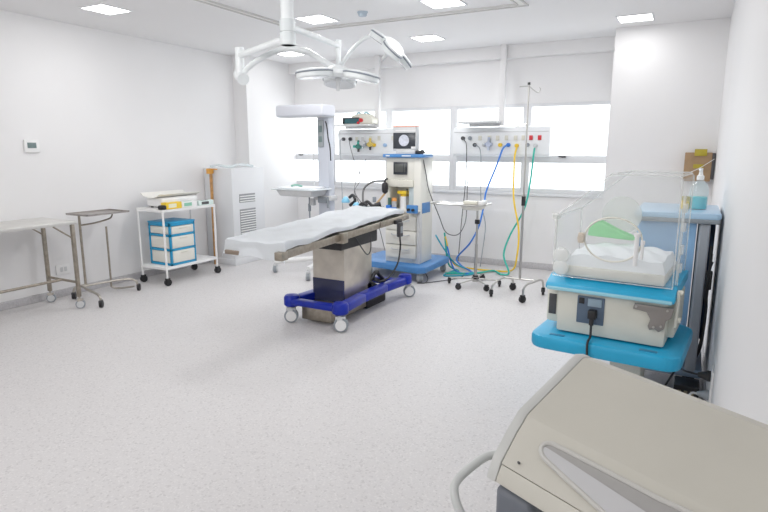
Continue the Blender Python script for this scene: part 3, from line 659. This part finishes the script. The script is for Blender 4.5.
G().cyl((-2.9, 3.78, 2.45), J1, .033, .030, n=16).build('horizontal_arm', LM, t)
G().cyl((-2.9, 3.78, 2.545), J2, .026, .024, n=16).build('horizontal_arm', LM, t)
G().cyl(J1+Vector((0, 0, .07)), J1-Vector((0, 0, .20)), .042, n=20).build('joint', LM, t)
G().cyl(J2+Vector((0, 0, .05)), J2-Vector((0, 0, .26)), .030, .020, n=20).build('joint', LM, t)
kn = G().cyl(J1+Vector((-.06, .05, -.16)), J1+Vector((.06, -.03, -.22)), .055, n=20).build('brake_hub', LM, t)
H1 = Vector((-2.70, 4.20, 2.23)); H2 = Vector((-2.42, 4.66, 2.48))
G().tube([J1+Vector((0, 0, -.19)), J1+Vector((.12, 0, -.10)), (-3.50, 4.22, 2.42), (-3.28, 4.24, 2.47), (-3.06, 4.26, 2.43), (-2.84, 4.26, 2.31), H1+Vector((0, .0, .03))], .026, 12, 10).build('curved_arm', LM, t)
G().tube([J2+Vector((0, 0, -.22)), J2+Vector((.03, 0, -.18)), (-2.90, 4.68, 2.45), (-2.78, 4.68, 2.55), (-2.66, 4.67, 2.59), (-2.52, 4.66, 2.56), H2+Vector((0, 0, .02))], .018, 12, 10).build('curved_arm', LM, t)
def lamp_head(c, R, spin, sc_=1.0):
    M = Matrix.Translation(c) @ R
    core = G().lathe([(.0, -.045), (.09, -.045), (.12, -.02), (.12, .01), (.08, .04), (.03, .055), (.0, .055)], (0, 0, 0), 28, M=M).build('lamp_hub', LM, t)
    for k in range(3):
        a = spin + k*2*PI/3
        Mr = M @ Matrix.Rotation(a, 4, 'Z') @ Matrix.Rotation(math.radians(9), 4, 'Y') @ Matrix.Diagonal((sc_, sc_, 1, 1))
        out = []
        for q in range(13):
            th = -PI/2+PI*q/12
            out.append((.27+.10*math.cos(th), .145*math.sin(th)))
        pts = [(.09, -.07), (.16, -.135)] + out + [(.16, .135), (.09, .07)]
        p = G().prism(pts, 'z', -.034, .034, .014, M=Mr).build('lamp_petal', LM, core)
        G().prism([(x*.88+.03, y*.86) for x, y in pts], 'z', -.037, -.0345, M=Mr).build('lens', mat('lamp_lens', (.80, .82, .84), .15), core)
        gg = G(); e = [Mr @ Vector((x*1.004+.001, y*1.02, .012)) for x, y in pts]
        gg.tube(e, .007, 6, smooth=False).build('rim', mat('rim_grey', (.22, .25, .29), .4), core)
    G().cyl(M @ Vector((0, 0, -.045)), M @ Vector((0, 0, -.075)), .028).cyl(M @ Vector((0, 0, -.07)), M @ Vector((0, 0, -.15)), .020, .014).build('sterile_handle', LGREY, core)
lamp_head(H1, rot(math.radians(-3), math.radians(2), 0), math.radians(100+20))
lamp_head(H2, rot(math.radians(-10), math.radians(42), 0), math.radians(60), .68)

# ------------------------------------------------------------------ mayo table (small tray stand)
t = thing('tray_stand', 'small tray table on a five-star base between the machine and the drip stand', 'tray stand', (-2.2, 6.4, 0))
cx_, cy_ = -2.20, 6.42
G().cyl((cx_, cy_, .06), (cx_, cy_, .93), .013).cyl((cx_, cy_, .06), (cx_, cy_, .50), .018).build('pole', CHROME, t)
G().box(cx_-.02, cx_+.03, cy_-.03, cy_+.02, .74, .79, .004).build('clamp_knob', BLACK, t)
g = G().box(-2.66, -2.10, 6.26, 6.60, .955, .967, .003).tube([(-2.10, 6.30, .965), (-2.08, 6.35, .975), (-2.08, 6.55, .975), (-2.10, 6.60, .965)], .006)
g.tube([(-2.66, 6.30, .965), (-2.76, 6.34, .965), (-2.78, 6.42, .965), (-2.76, 6.52, .965), (-2.66, 6.56, .965)], .007).build('tray', CHROME, t)
tapered(-2.38, -2.12, 6.30, 6.54, .90, .955, .3).build('tray_support', CREAMW, t)
g = G().cyl((cx_, cy_, .05), (cx_, cy_, .11), .04)
ends = [(-2.51, 6.37), (-2.30, 6.13), (-1.99, 6.21), (-1.93, 6.50), (-2.22, 6.73)]
for e in ends: g.cyl((cx_, cy_, .085), (e[0], e[1], .072), .012, .009)
g.build('star_base', CHROME, t)
G().cyl((cx_, cy_, .085), (cx_, cy_, .125), .048, .03).build('hub_cover', BLACK, t)
for k, e in enumerate(ends): caster(t, e[0], e[1], .034, BLACK, yaw=.5+k, top=.075, body=BLACK)
for lab, x0, x1, y0, y1, h, m in (('cream carton lying on the small tray table', -2.36, -2.19, 6.36, 6.46, .035, CREAM), ('white instrument box right of the cream carton on the tray table', -2.17, -2.11, 6.34, 6.50, .04, WHITEP)):
    o = G().box(x0, x1, y0, y1, .968, .968+h, .006).build('instrument_box', m); tag(o, lab, 'box')

t.location.x += .04; t.location.y -= .12
for b_ in [o for o in COL.objects if o.name.startswith('instrument_box')]: b_.location.x += .04; b_.location.y -= .12
# ------------------------------------------------------------------ drip stand
t = thing('drip_stand', 'tall chrome drip stand on casters in front of the yellow and green hoses', 'drip stand', (-1.60, 6.2, 0))
ix, iy = -1.60, 6.19
G().cyl((ix, iy, .18), (ix, iy, 1.12), .014).cyl((ix, iy, 1.08), (ix, iy, 2.26), .009).build('pole', CHROME, t)
G().cyl((ix, iy, 1.00), (ix, iy, 1.10), .022).build('height_clamp', BLACK, t)
G().tube([(ix, iy, 2.24), (ix+.06, iy, 2.19), (ix+.10, iy, 2.17), (ix+.12, iy, 2.20), (ix+.11, iy, 2.22)], .005).build('hook', CHROME, t)
G().tube([(ix, iy, 2.24), (ix-.04, iy-.03, 2.235), (ix-.08, iy-.06, 2.23)], .005).build('hook', CHROME, t)
G().tube([(ix, iy, 1.86), (ix-.07, iy, 1.845), (ix-.11, iy, 1.83), (ix-.115, iy, 1.85)], .005).build('hook', CHROME, t)
G().cyl((ix, iy, 2.25), (ix, iy, 2.275), .014).build('pole_cap', BLACK, t)
g = G().cyl((ix-.20, iy, .19), (ix+.18, iy, .19), .012)
g.tube([(-1.86, 6.00, .075), (-1.85, 6.02, .13), (-1.82, 6.06, .17), (-1.79, 6.13, .19), (-1.78, 6.19, .19), (-1.76, 6.30, .18), (-1.74, 6.38, .15), (-1.73, 6.41, .08)], .012)
g.tube([(-1.49, 5.92, .075), (-1.49, 5.94, .15), (-1.47, 6.0, .185), (-1.44, 6.10, .19), (-1.42, 6.19, .19), (-1.40, 6.30, .18), (-1.385, 6.35, .15), (-1.38, 6.37, .08)], .012)
g.build('base_frame', CHROME, t)
for k, (x, y) in enumerate(((-1.86, 6.00), (-1.73, 6.41), (-1.49, 5.92), (-1.38, 6.37))): caster(t, x, y, .038, BLACK, yaw=.4+k, top=.085, body=BLACK)

t.location.x += .03; t.location.y -= .12
# ------------------------------------------------------------------ infant incubator
ang = math.radians(-5)
t = thing('infant_incubator', 'infant incubator with clear hood, cream body and cyan trims at the right', 'incubator', (-.365, 3.27, 0), ang)
L_ = dict(local=True)
dpt = .62
def LB(): return G()
# cyan deck with sloped front lip
G().prism([(-.005, .80), (-.012, .815), (0, .835), (.10, .875), (dpt, .875), (dpt+.02, .85), (dpt+.02, .83), (dpt, .815), (.02, .80)], 'x', -.335, .345, .006).build('deck', CYAN, t, **L_)
G().box(-.325, .335, -.018, .002, .797, .817, .005).build('deck_lip', mat('pale_cyan', (.30, .62, .74), .4), t, **L_)
G().box(-.27, .31, .03, dpt-.04, .545, .80, .012).build('body', CREAM, t, **L_)
G().box(-.355, -.25, .10, dpt-.12, .57, .785, .02).build('side_module', CREAM, t, **L_)
G().box(-.34, -.295, .095, .105, .62, .745, .003).build('side_vent', DARK, t, **L_)
G().box(.30, .345, .12, dpt-.1, .58, .80, .012).build('side_module', CREAM, t, **L_)
p = G().box(-.155, -.005, .022, .032, .615, .775, .004).build('power_inlet', mat('inlet_blue_grey', (.09, .13, .19), .45), t, **L_)
G().box(-.145, -.115, .018, .024, .73, .765, .002).build('switch', BLACK, p, **L_)
G().box(-.095, -.02, .018, .023, .72, .765, .002).build('rating_label', mat('inlet_label', (.28, .38, .46), .5), p, **L_)
G().box(-.085, -.04, -.02, .03, .655, .705, .006).cyl((-.0625, -.005, .66), (-.0625, -.012, .62), .013).build('plug', BLACK, p, **L_)
G().tube([(-.0625, -.012, .63), (-.058, -.03, .56), (-.056, -.088, .548), (-.055, -.104, .52), (-.05, -.106, .46), (-.04, -.07, .36), (-.03, -.02, .28), (.06, .10, .15), (.16, .2, .02)], .007).build('power_cable', BLACK, t, **L_)
g = G().prism([(.15, .775), (.345, .775), (.335, .72), (.31, .70), (.305, .655), (.28, .635), (.26, .65), (.235, .64), (.225, .66), (.235, .70), (.215, .735), (.19, .74), (.145, .745)], 'y', .008, .03, .003)
g.build('latch_plate', mat('taupe_metal', (.27, .25, .235), .4, .5), t, **L_)
s = G()
for x, z in ((.16, .76), (.255, .66), (.29, .67), (.315, .76)): G().cyl((x, .008, z), (x, .003, z), .006).build('screw', CHROME, t, **L_)
# bottom tray
out = []
for cx2, cy2, a0_ in ((-.31, .0, PI), (.32, .0, 1.5*PI), (.32, dpt-.1, 0), (-.31, dpt-.1, .5*PI)):
    for q in range(6):
        th = a0_+.5*PI*q/5; out.append((cx2+.09*math.cos(th), cy2+.09*math.sin(th)))
g = G().prism(out, 'z', .45, .535, .022)
for v in g.bm.verts:
    if v.co.y < 0 and abs(v.co.x) < .20: v.co.y += .015
g.build('base_tray', CYAN, t, **L_)
SB = mat('slot_blue', (.01, .20, .38), .4)
G().box(-.285, -.20, -.05, -.02, .534, .539, .002).build('tray_slot', SB, t, **L_); G().box(.20, .29, -.05, -.02, .534, .539, .002).build('tray_slot', SB, t, **L_)
G().cyl((.02, -.072, .485), (.02, -.080, .485), .009).build('tray_bolt', SB, t, **L_)
G().box(.0, .18, .25, .43, .12, .45, .02).build('pedestal', CREAM, t, **L_)
G().box(-.02, .34, .14, .20, .10, .15, .01).box(-.02, .34, .44, .50, .10, .15, .01).box(.06, .14, .15, .50, .10, .15).build('floor_base', LGREY, t, **L_)
for x, y in ((.0, .17), (.32, .17), (.0, .47), (.32, .47)): caster(t, x, y, .038, DARK, yaw=.3, top=.105, body=DARK, local=True)
# mattress, sheet, pillow
G().box(-.26, .285, .05, dpt-.045, .875, .935, .012).build('mattress_tray', CREAMW, t, **L_)
g = G(); nx, ny = 26, 26; rows = []
for j in range(ny+1):
    r = []
    for i in range(nx+1):
        u, v = i/nx, j/ny
        x = -.25+.53*u; y = .07+(dpt-.14)*v
        z = .94+.045*math.sin(PI*u)**.5*math.sin(PI*v)**.4+.006*math.sin(9*x*5+7*y*4)+.004*math.sin(31*y)
        if j == 0: z = .90
        if i in (0, nx): z = .915
        r.append(g.bm.verts.new((x, y, z+(.045 if z > .93 else .02))))
    rows.append(r)
for a, b in zip(rows, rows[1:]):
    for i in range(nx): g.bm.faces.new((a[i], a[i+1], b[i+1], b[i]))
inc_sheet = g
# hood
hd = G()
xs0, xs1, zt0, zl = -.305, .325, 1.465, 1.22
outl = [(xs0, .875), (xs1, .875), (xs1, zt0-.02), (xs1-.02, zt0), (-.02, zt0), (xs0, zl)]
th_ = .005
G().prism(outl, 'y', .03, .03+th_).build('hood_end_wall', ACRYL, t, **L_); G().prism(outl, 'y', dpt-.03-th_, dpt-.03).build('hood_end_wall', ACRYL, t, **L_)
G().box(xs1-th_, xs1, .035, dpt-.035, .875, zt0-.02).build('hood_side_wall', ACRYL, t, **L_); G().box(xs0, xs0+th_, .035, dpt-.035, .875, zl).build('hood_side_wall', ACRYL, t, **L_)
G().box(-.02, xs1-.01, .035, dpt-.035, zt0-th_, zt0).prism([(xs0, zl), (-.02, zt0), (-.02, zt0-th_), (xs0+.004, zl-th_)], 'y', .035, dpt-.035).build('hood_roof', ACRYL, t, **L_)
e = G()
for y in (.03, dpt-.03):
    P3 = [(p[0], y, p[1]) for p in outl] + [(outl[0][0], y, outl[0][1])]
    e.tube(P3, .0045, 6, smooth=False)
for p in ((xs0, zl), (-.02, zt0), (xs1-.01, zt0-.005)): e.cyl((p[0], .03, p[1]), (p[0], dpt-.03, p[1]), .0045, n=6)
e.build('hood_edges', MILKY, t, **L_)
G().ring((.01, .027, 1.11), .150, .122, .0055).build('port_ring', mat('port_cream', (.74, .73, .66), .4), t, **L_)
G().cyl((-.055, dpt-.036, 1.19), (-.055, dpt-.044, 1.19), .118, n=36).build('far_port_door', MILKY, t, **L_)
G().cyl((-.155, .02, 1.11), (-.155, -.005, 1.11), .018).box(-.172, -.138, .005, .02, 1.08, 1.14, .006).build('port_latch', mat('latch_beige', (.62, .55, .46), .4), t, **L_)
for z in (1.00, .925): G().lathe([(.0, .012), (.03, .011), (.042, .006), (.045, 0), (.045, -.006)], (0, 0, 0), 20, M=Matrix.Translation((-.262, .022, z)) @ rot(PI/2, 0, 0)).build('cuff_port', clear_mat('cuff_cream', (.95, .95, .9), .6, .04), t, **L_)
for x, z0_, z1_, r in ((.135, .98, 1.14, .012), (.165, 1.02, 1.10, .008)):
    G().cyl((x, .018, z0_), (x, .018, z1_), r).cyl((x, .018, z1_), (x, .018, z1_+.02), r*1.4).build('tube_port', WHITEP, t, **L_)
hr = G().box(.326, .340, .105, .135, .88, 1.36, .004).build('hinge_rail', MILKY, t, **L_)
for z in (.95, 1.05, 1.17, 1.27): G().box(.330, .352, .10, .14, z, z+.05, .006).build('hinge', MILKY, hr, **L_)
G().cyl((-.31, .05, 1.215), (-.31, .10, 1.215), .016).box(-.33, -.30, .04, .07, 1.20, 1.235, .004).cyl((-.30, .03, 1.0), (-.30, .03, 1.2), .005).build('hood_handle', MILKY, t, **L_)
g = G()
for x in (.355, ): g.box(x-.008, x+.006, .05, .10, .66, .86, .004).cyl((x, .075, .70), (x+.02, .075, .70), .014).cyl((x, .075, .85), (x+.02, .075, .85), .014)
g.build('side_clip', CREAM, t, **L_)
sh = inc_sheet.build('incubator_sheet', SHEET, None)
M = Matrix.Translation((-.365, 3.27, 0)) @ Matrix.Rotation(ang, 4, 'Z')
sh.location = M @ sh.location; sh.rotation_euler = (0, 0, ang)
tag(sh, 'white sheet on the mattress inside the incubator', 'sheet')
g = G().prism([(-.19, 1.02), (-.18, 1.10), (-.12, 1.12), (-.02, 1.07), (.10, 1.025), (.08, 1.01)], 'y', .42, .50, .012)
gc = g.build('green_cloth', GREEN); gc.location = M @ gc.location; gc.rotation_euler = (0, 0, ang); gc.location.z += .045; gc.location.x -= .03
tag(gc, 'folded light green cloth at the far end inside the incubator', 'cloth')

# ------------------------------------------------------------------ blue equipment cart
t = thing('blue_cabinet', 'light blue cabinet cart with grey posts in the right corner behind the incubator', 'cabinet', (-.05, 4.35, 0))
G().prism([(-.31, 4.04), (.165, 4.04), (.185, 4.06), (.185, 4.70), (-.31, 4.70)], 'z', 1.165, 1.205, .01).build('cabinet_top', PBLUE, t)
G().box(-.305, .18, 4.035, 4.70, 1.14, 1.168, .006).build('top_edge', GREYP, t)
G().box(-.29, .055, 4.075, 4.66, .18, 1.14, .006).build('cabinet_body', LBLUE, t)
for x, y in ((.10, 4.08), (.10, 4.62)): G().box(x-.032, x+.032, y-.03, y+.03, .14, 1.14, .014, 3).build('corner_post', mat('post_grey', (.36, .38, .42), .45), t)
G().box(-.30, .17, 4.05, 4.66, .12, .18, .015).build('bottom_frame', mat('bottom_blue_grey', (.30, .38, .50), .45), t)
G().box(.14, .17, 4.35, 4.60, .30, 1.13, .01).build('side_rail', mat('navy_plastic', (.03, .06, .12), .45), t)
g = G()
for k in range(3): g.tube([(.145+.008*k, 4.07, 1.0-.05*k), (.15, 4.05, .85), (.14, 4.045, .78-.05*k), (.155, 4.06, .6), (.15, 4.07, .42-.03*k), (.13, 4.1, .25)], .008)
g.box(.13, .17, 4.05, 4.10, .72, .84, .008)
g.build('cable_bundle', BLACK, t)
for x, y in ((-.24, 4.12), (.10, 4.12), (-.24, 4.60), (.10, 4.60)): caster(t, x, y, .05, DARK, yaw=.8, top=.125, body=DARK)
t = thing('transformer_box', 'black power transformer on the floor under the blue cabinet by the wall', 'transformer', (.1, 3.98, 0))
G().box(.015, .16, 3.86, 4.03, .0, .13, .008).build('case', BLACK, t)
g = G()
for x in (.04, .075, .11): g.box(x, x+.02, 3.857, 3.861, .03, .10)
g.build('socket_face', mat('bronze_label', (.20, .17, .10), .5), t)
# bottle
t = thing('spray_bottle', 'clear spray bottle half full of turquoise liquid on the blue cabinet', 'bottle', (.045, 4.32, 1.205))
bx, by, bz = .05, 4.32, 1.206
G().lathe([(.052, 0), (.056, .01), (.056, .13), (.045, .165), (.022, .19), (.018, .20)], (bx, by, bz), 24).build('bottle_body', BOTTLE, t)
G().lathe([(.048, .004), (.051, .01), (.051, .085), (.0, .085)], (bx, by, bz), 24).build('liquid', TANK, t)
G().lathe([(.022, .195), (.022, .22), (.014, .225), (.010, .25), (.010, .27)], (bx, by, bz), 18).tube([(bx, by, bz+.245), (bx-.01, by-.02, bz+.262), (bx+.0, by-.05, bz+.255)], .006).build('pump_head', WHITEP, t)
t = thing('yellow_jar', 'small yellow capped jar left of the spray bottle', 'jar', (-.035, 4.36, 1.205))
G().lathe([(.026, 0), (.027, .05), (.022, .06)], (-.025, 4.30, 1.206), 18).build('jar_body', YELLOW, t)
G().lathe([(.029, .0), (.029, .022), (.02, .026)], (-.025, 4.30, 1.264), 18).build('lid', OLIVE, t)
# sharps box
t = thing('sharps_box', 'brown cardboard sharps box with yellow label fixed on the right pier', 'sharps box', (.05, 6.9, 1.27))
G().box(-.085, .165, 6.80, 6.979, 1.27, 1.565, .003).build('carton', CARD, t)
G().box(.001, .115, 6.79, 6.90, 1.53, 1.60, .003).build('yellow_flap', OLIVE, t)
G().box(.0, .095, 6.796, 6.80, 1.405, 1.445).build('yellow_label', OLIVE, t)
G().box(.167, .195, 6.80, 6.979, 1.29, 1.56, .004).build('side_holder', DARK, t)
G().tube([(-.09, 6.79, 1.33), (.05, 6.785, 1.40), (.185, 6.79, 1.50)], .003, 6).build('retaining_wire', WHITEP, t)

# ------------------------------------------------------------------ foreground device
A = Vector((-.155, 1.106, 1.200))                       # far left top corner of the housing
DD = Vector((.9393, -.3306, -.0917)); NN = Vector((-.332, -.9433, 0))   # long direction (sloping down to the right), outward front
t = thing('equipment_trolley', 'large beige equipment housing with grip recess in the right foreground', 'equipment trolley', (.0, .98, 0))
LEN = .366
def at_(s_, dz, l): return A + NN*s_ + DD*l + Vector((0, 0, dz))
SEC = [(0, 0), (.179, -.0545), (.187, -.0585), (.198, -.068), (.214, -.080), (.232, -.097), (.246, -.110), (.257, -.121)]
def sweep(sec, a, b, bev=.0, seg=2):
    g = G(); bm = g.bm
    V1 = [bm.verts.new(at_(s_, z_, a)) for s_, z_ in sec]; V2 = [bm.verts.new(at_(s_, z_, b)) for s_, z_ in sec]
    bm.faces.new(V1); bm.faces.new(V2[::-1])
    for i in range(len(sec)): bm.faces.new((V1[i], V2[i], V2[(i+1) % len(sec)], V1[(i+1) % len(sec)]))
    bmesh.ops.recalc_face_normals(bm, faces=bm.faces)
    if bev:
        es = [e for e in bm.edges if (e.verts[0] in V1) == (e.verts[1] in V1)]
        bmesh.ops.bevel(bm, geom=es, offset=bev, segments=seg, affect='EDGES', profile=.5)
    return g
body = sweep(SEC + [(.245, -.128), (.03, -.20), (-.03, -.20), (-.06, -.04), (-.03, -.006)], .001, LEN, .0).build('housing', BEIGE, t, crease=14)
CAPS = [(-.001, .002)] + [(a+.001, b+.001) for a, b in SEC[1:]] + [(.268, -.141), (.272, -.150), (.20, -.17), (.03, -.22), (-.03, -.22), (-.06, -.04), (-.03, -.005)]
sweep(CAPS, -.019, .0, .003).build('end_cap', mat('end_cap_grey', (.57, .575, .555), .42, var=.02), t)
sweep([(.2565, -.1235), (.268, -.141), (.271, -.149), (.24, -.165), (.20, -.165), (.22, -.13)], .001, LEN, .0).build('lower_skirt', BEIGE, t)
Bp = at_(.183, -.056, 0); FD = (NN*.074 + Vector((0, 0, -.065))).normalized(); FN = DD.cross(FD).normalized()
if FN.z < 0: FN = -FN
def face(l, v, h=0.0): return Bp + DD*l + FD*v + FN*(h + .0035 + .004*math.sin(max(0, min(1, v/.098))*PI))
cen = [(.056, .043, .0)]
def outline(k):
    """tapered slot, narrow at the left end"""
    up = []; lo_ = []
    for q in range(25):
        u = (q/24)**1.5; l = .052 + .285*u
        half = (.012 + .026*min(1, u*1.35)**.9) * (1-(1-min(1, u/.055))**2)**.5 * (1 - max(0, (u-.86)/.14)**2)**.5
        c = .042 + .022*min(1, u*1.5)
        up.append((l, c-half*k)); lo_.append((l, c+half*k))
    return up + lo_[::-1][1:-1]
def slot(k, h0, h1, m, name, par):
    g = G(); bm = g.bm; loop = outline(k)
    a = [bm.verts.new(face(l, v, h0)) for l, v in loop]; b = [bm.verts.new(face(l, v, h1)) for l, v in loop]
    bm.faces.new(a); bm.faces.new(b[::-1])
    for i in range(len(loop)): bm.faces.new((a[i], b[i], b[(i+1) % len(loop)], a[(i+1) % len(loop)]))
    return g.build(name, m, par)
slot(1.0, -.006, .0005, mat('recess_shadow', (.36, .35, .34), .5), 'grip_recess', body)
ol = outline(1.0)
G().tube([face(l, v, .0005) for l, v in ol] + [face(*ol[0], .0005)], .0042, 8, smooth=False).build('grip_rim', mat('rim_beige', (.58, .57, .54), .4), body)
g = G(); bm = g.bm
low = [(l, v) for l, v in ol[25:]][::-1]
upv = [(l, v-(.62*(v-o_[1]))) for (l, v), o_ in zip(low, ol[1:24])]
va = [bm.verts.new(face(l, v-.002, .0022)) for l, v in low]; vb = [bm.verts.new(face(l, v, .0012)) for l, v in upv]
for i in range(min(len(va), len(vb))-1): bm.faces.new((va[i], va[i+1], vb[i+1], vb[i]))
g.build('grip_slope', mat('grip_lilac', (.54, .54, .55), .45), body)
G().cyl(face(.029, .084, -.002), face(.029, .084, .0012), .0022).build('screw', DARK, body)
Mb = Matrix(((NN.x, DD.x, 0, 0), (NN.y, DD.y, 0, 0), (NN.z, DD.z, 1, 0), (0, 0, 0, 1)))
G().box(-.045, .030, -.036, .038, -.05, .022, .013, 4, M=Matrix.Translation(at_(.236, -.182, .030)) @ Mb).build('corner_bumper', mat('bumper_blue_grey', (.15, .165, .195), .5), t)
G().tube([at_(.17, -.15, -.012), at_(.19, -.155, -.045), at_(.209, -.16, -.064), at_(.253, -.17, -.070), at_(.287, -.18, -.070), at_(.303, -.19, -.062), at_(.311, -.21, -.043), at_(.30, -.235, -.02), at_(.26, -.24, .0), at_(.22, -.22, .01)], .0078, 14, 10).build('push_handle', mat('handle_grey', (.60, .62, .61), .3), t)
G().box(-.06, .13, .84, 1.06, .12, 1.0, .02).build('pedestal', BEIGE, t)
G().box(-.10, .16, .78, 1.12, .085, .125, .01).build('foot_frame', LGREY, t)
for x, y in ((-.07, .82), (.13, .82), (-.07, 1.08), (.13, 1.08)): caster(t, x, y, .035, BLACK, yaw=.2, top=.09)

# ------------------------------------------------------------------ light
w = bpy.data.worlds.new('World'); bpy.context.scene.world = w; w.use_nodes = True
nt = w.node_tree; bg = nt.nodes['Background']
bg.inputs['Color'].default_value = (.95, .975, 1.0, 1); bg.inputs['Strength'].default_value = 3.0
def area(name, loc, rx, ry, rz, sx, sy, power, col=(1, 1, 1)):
    l = bpy.data.lights.new(name, 'AREA'); l.shape = 'RECTANGLE'; l.size = sx; l.size_y = sy; l.energy = power*.56; l.color = col
    o = bpy.data.objects.new(name, l); COL.objects.link(o); o.location = loc; o.rotation_euler = (rx, ry, rz); return o
for k, (x, y, p) in enumerate(((-4.5, 1.2, 8), (-2.9, 1.6, 26), (-1.8, -.9, 44), (-3.8, -.7, 52), (-.9, .4, 8))):
    area('unseen_fill_%d' % k, (x, y, ZC-(.25 if y < 0 else .03)), .85 if y < 0 else .25, 0, 0, .6, .6, p, (1, .985, .97))  # unseen lamps added out of frame to even out the brightness
for k, (x, y, p) in enumerate(((-5.05, 3.79, 11), (-3.52, 5.08, 30), (-5.10, 6.68, 5), (-2.93, 6.53, 13), (-2.12, 5.06, 30), (-.645, 6.54, 5), (-1.2, 3.4, 12))):
    area('panel_and_fill_lamp_%d' % k, (x, y, ZC-.02), 0, 0, 0, .3, .3, p, (1, .99, .98))  # under the lit panels; the last is added fill without a panel
for k, (x, y) in enumerate(((-1.7, 2.7), (-3.8, 2.5))):
    area('tilted_fill_%d' % k, (x, y, ZC-.15), .95, 0, 0, .6, .6, 26, (1, .99, .98))  # added fill tilted toward the back wall, no fitting there
area('window_daylight', ((WX0+WX1)/2, YB+.35, 1.75), math.radians(-78), 0, 0, 4.7, 1.1, 110, (.96, .98, 1.0))

# ------------------------------------------------------------------ camera
cam = bpy.data.cameras.new('camera'); co = bpy.data.objects.new('camera', cam); COL.objects.link(co)
cam.sensor_width = 36; cam.lens = 566.6*36/768; cam.clip_start = .02
yaw, pitch, roll = .49425, .18729, .0015
co.matrix_world = Matrix.Translation((0, 0, 1.6)) @ Matrix.Rotation(yaw, 4, 'Z') @ Matrix.Rotation(PI/2-pitch, 4, 'X') @ Matrix.Rotation(roll, 4, 'Z')
sc = bpy.context.scene; sc.camera = co
sc.view_settings.view_transform = 'Standard'; sc.view_settings.look = 'None'; sc.view_settings.exposure = -0.16; sc.view_settings.gamma = 1.06
sc.cycles.max_bounces = 10; sc.cycles.diffuse_bounces = 5; sc.cycles.transparent_max_bounces = 16; sc.cycles.sample_clamp_indirect = 6
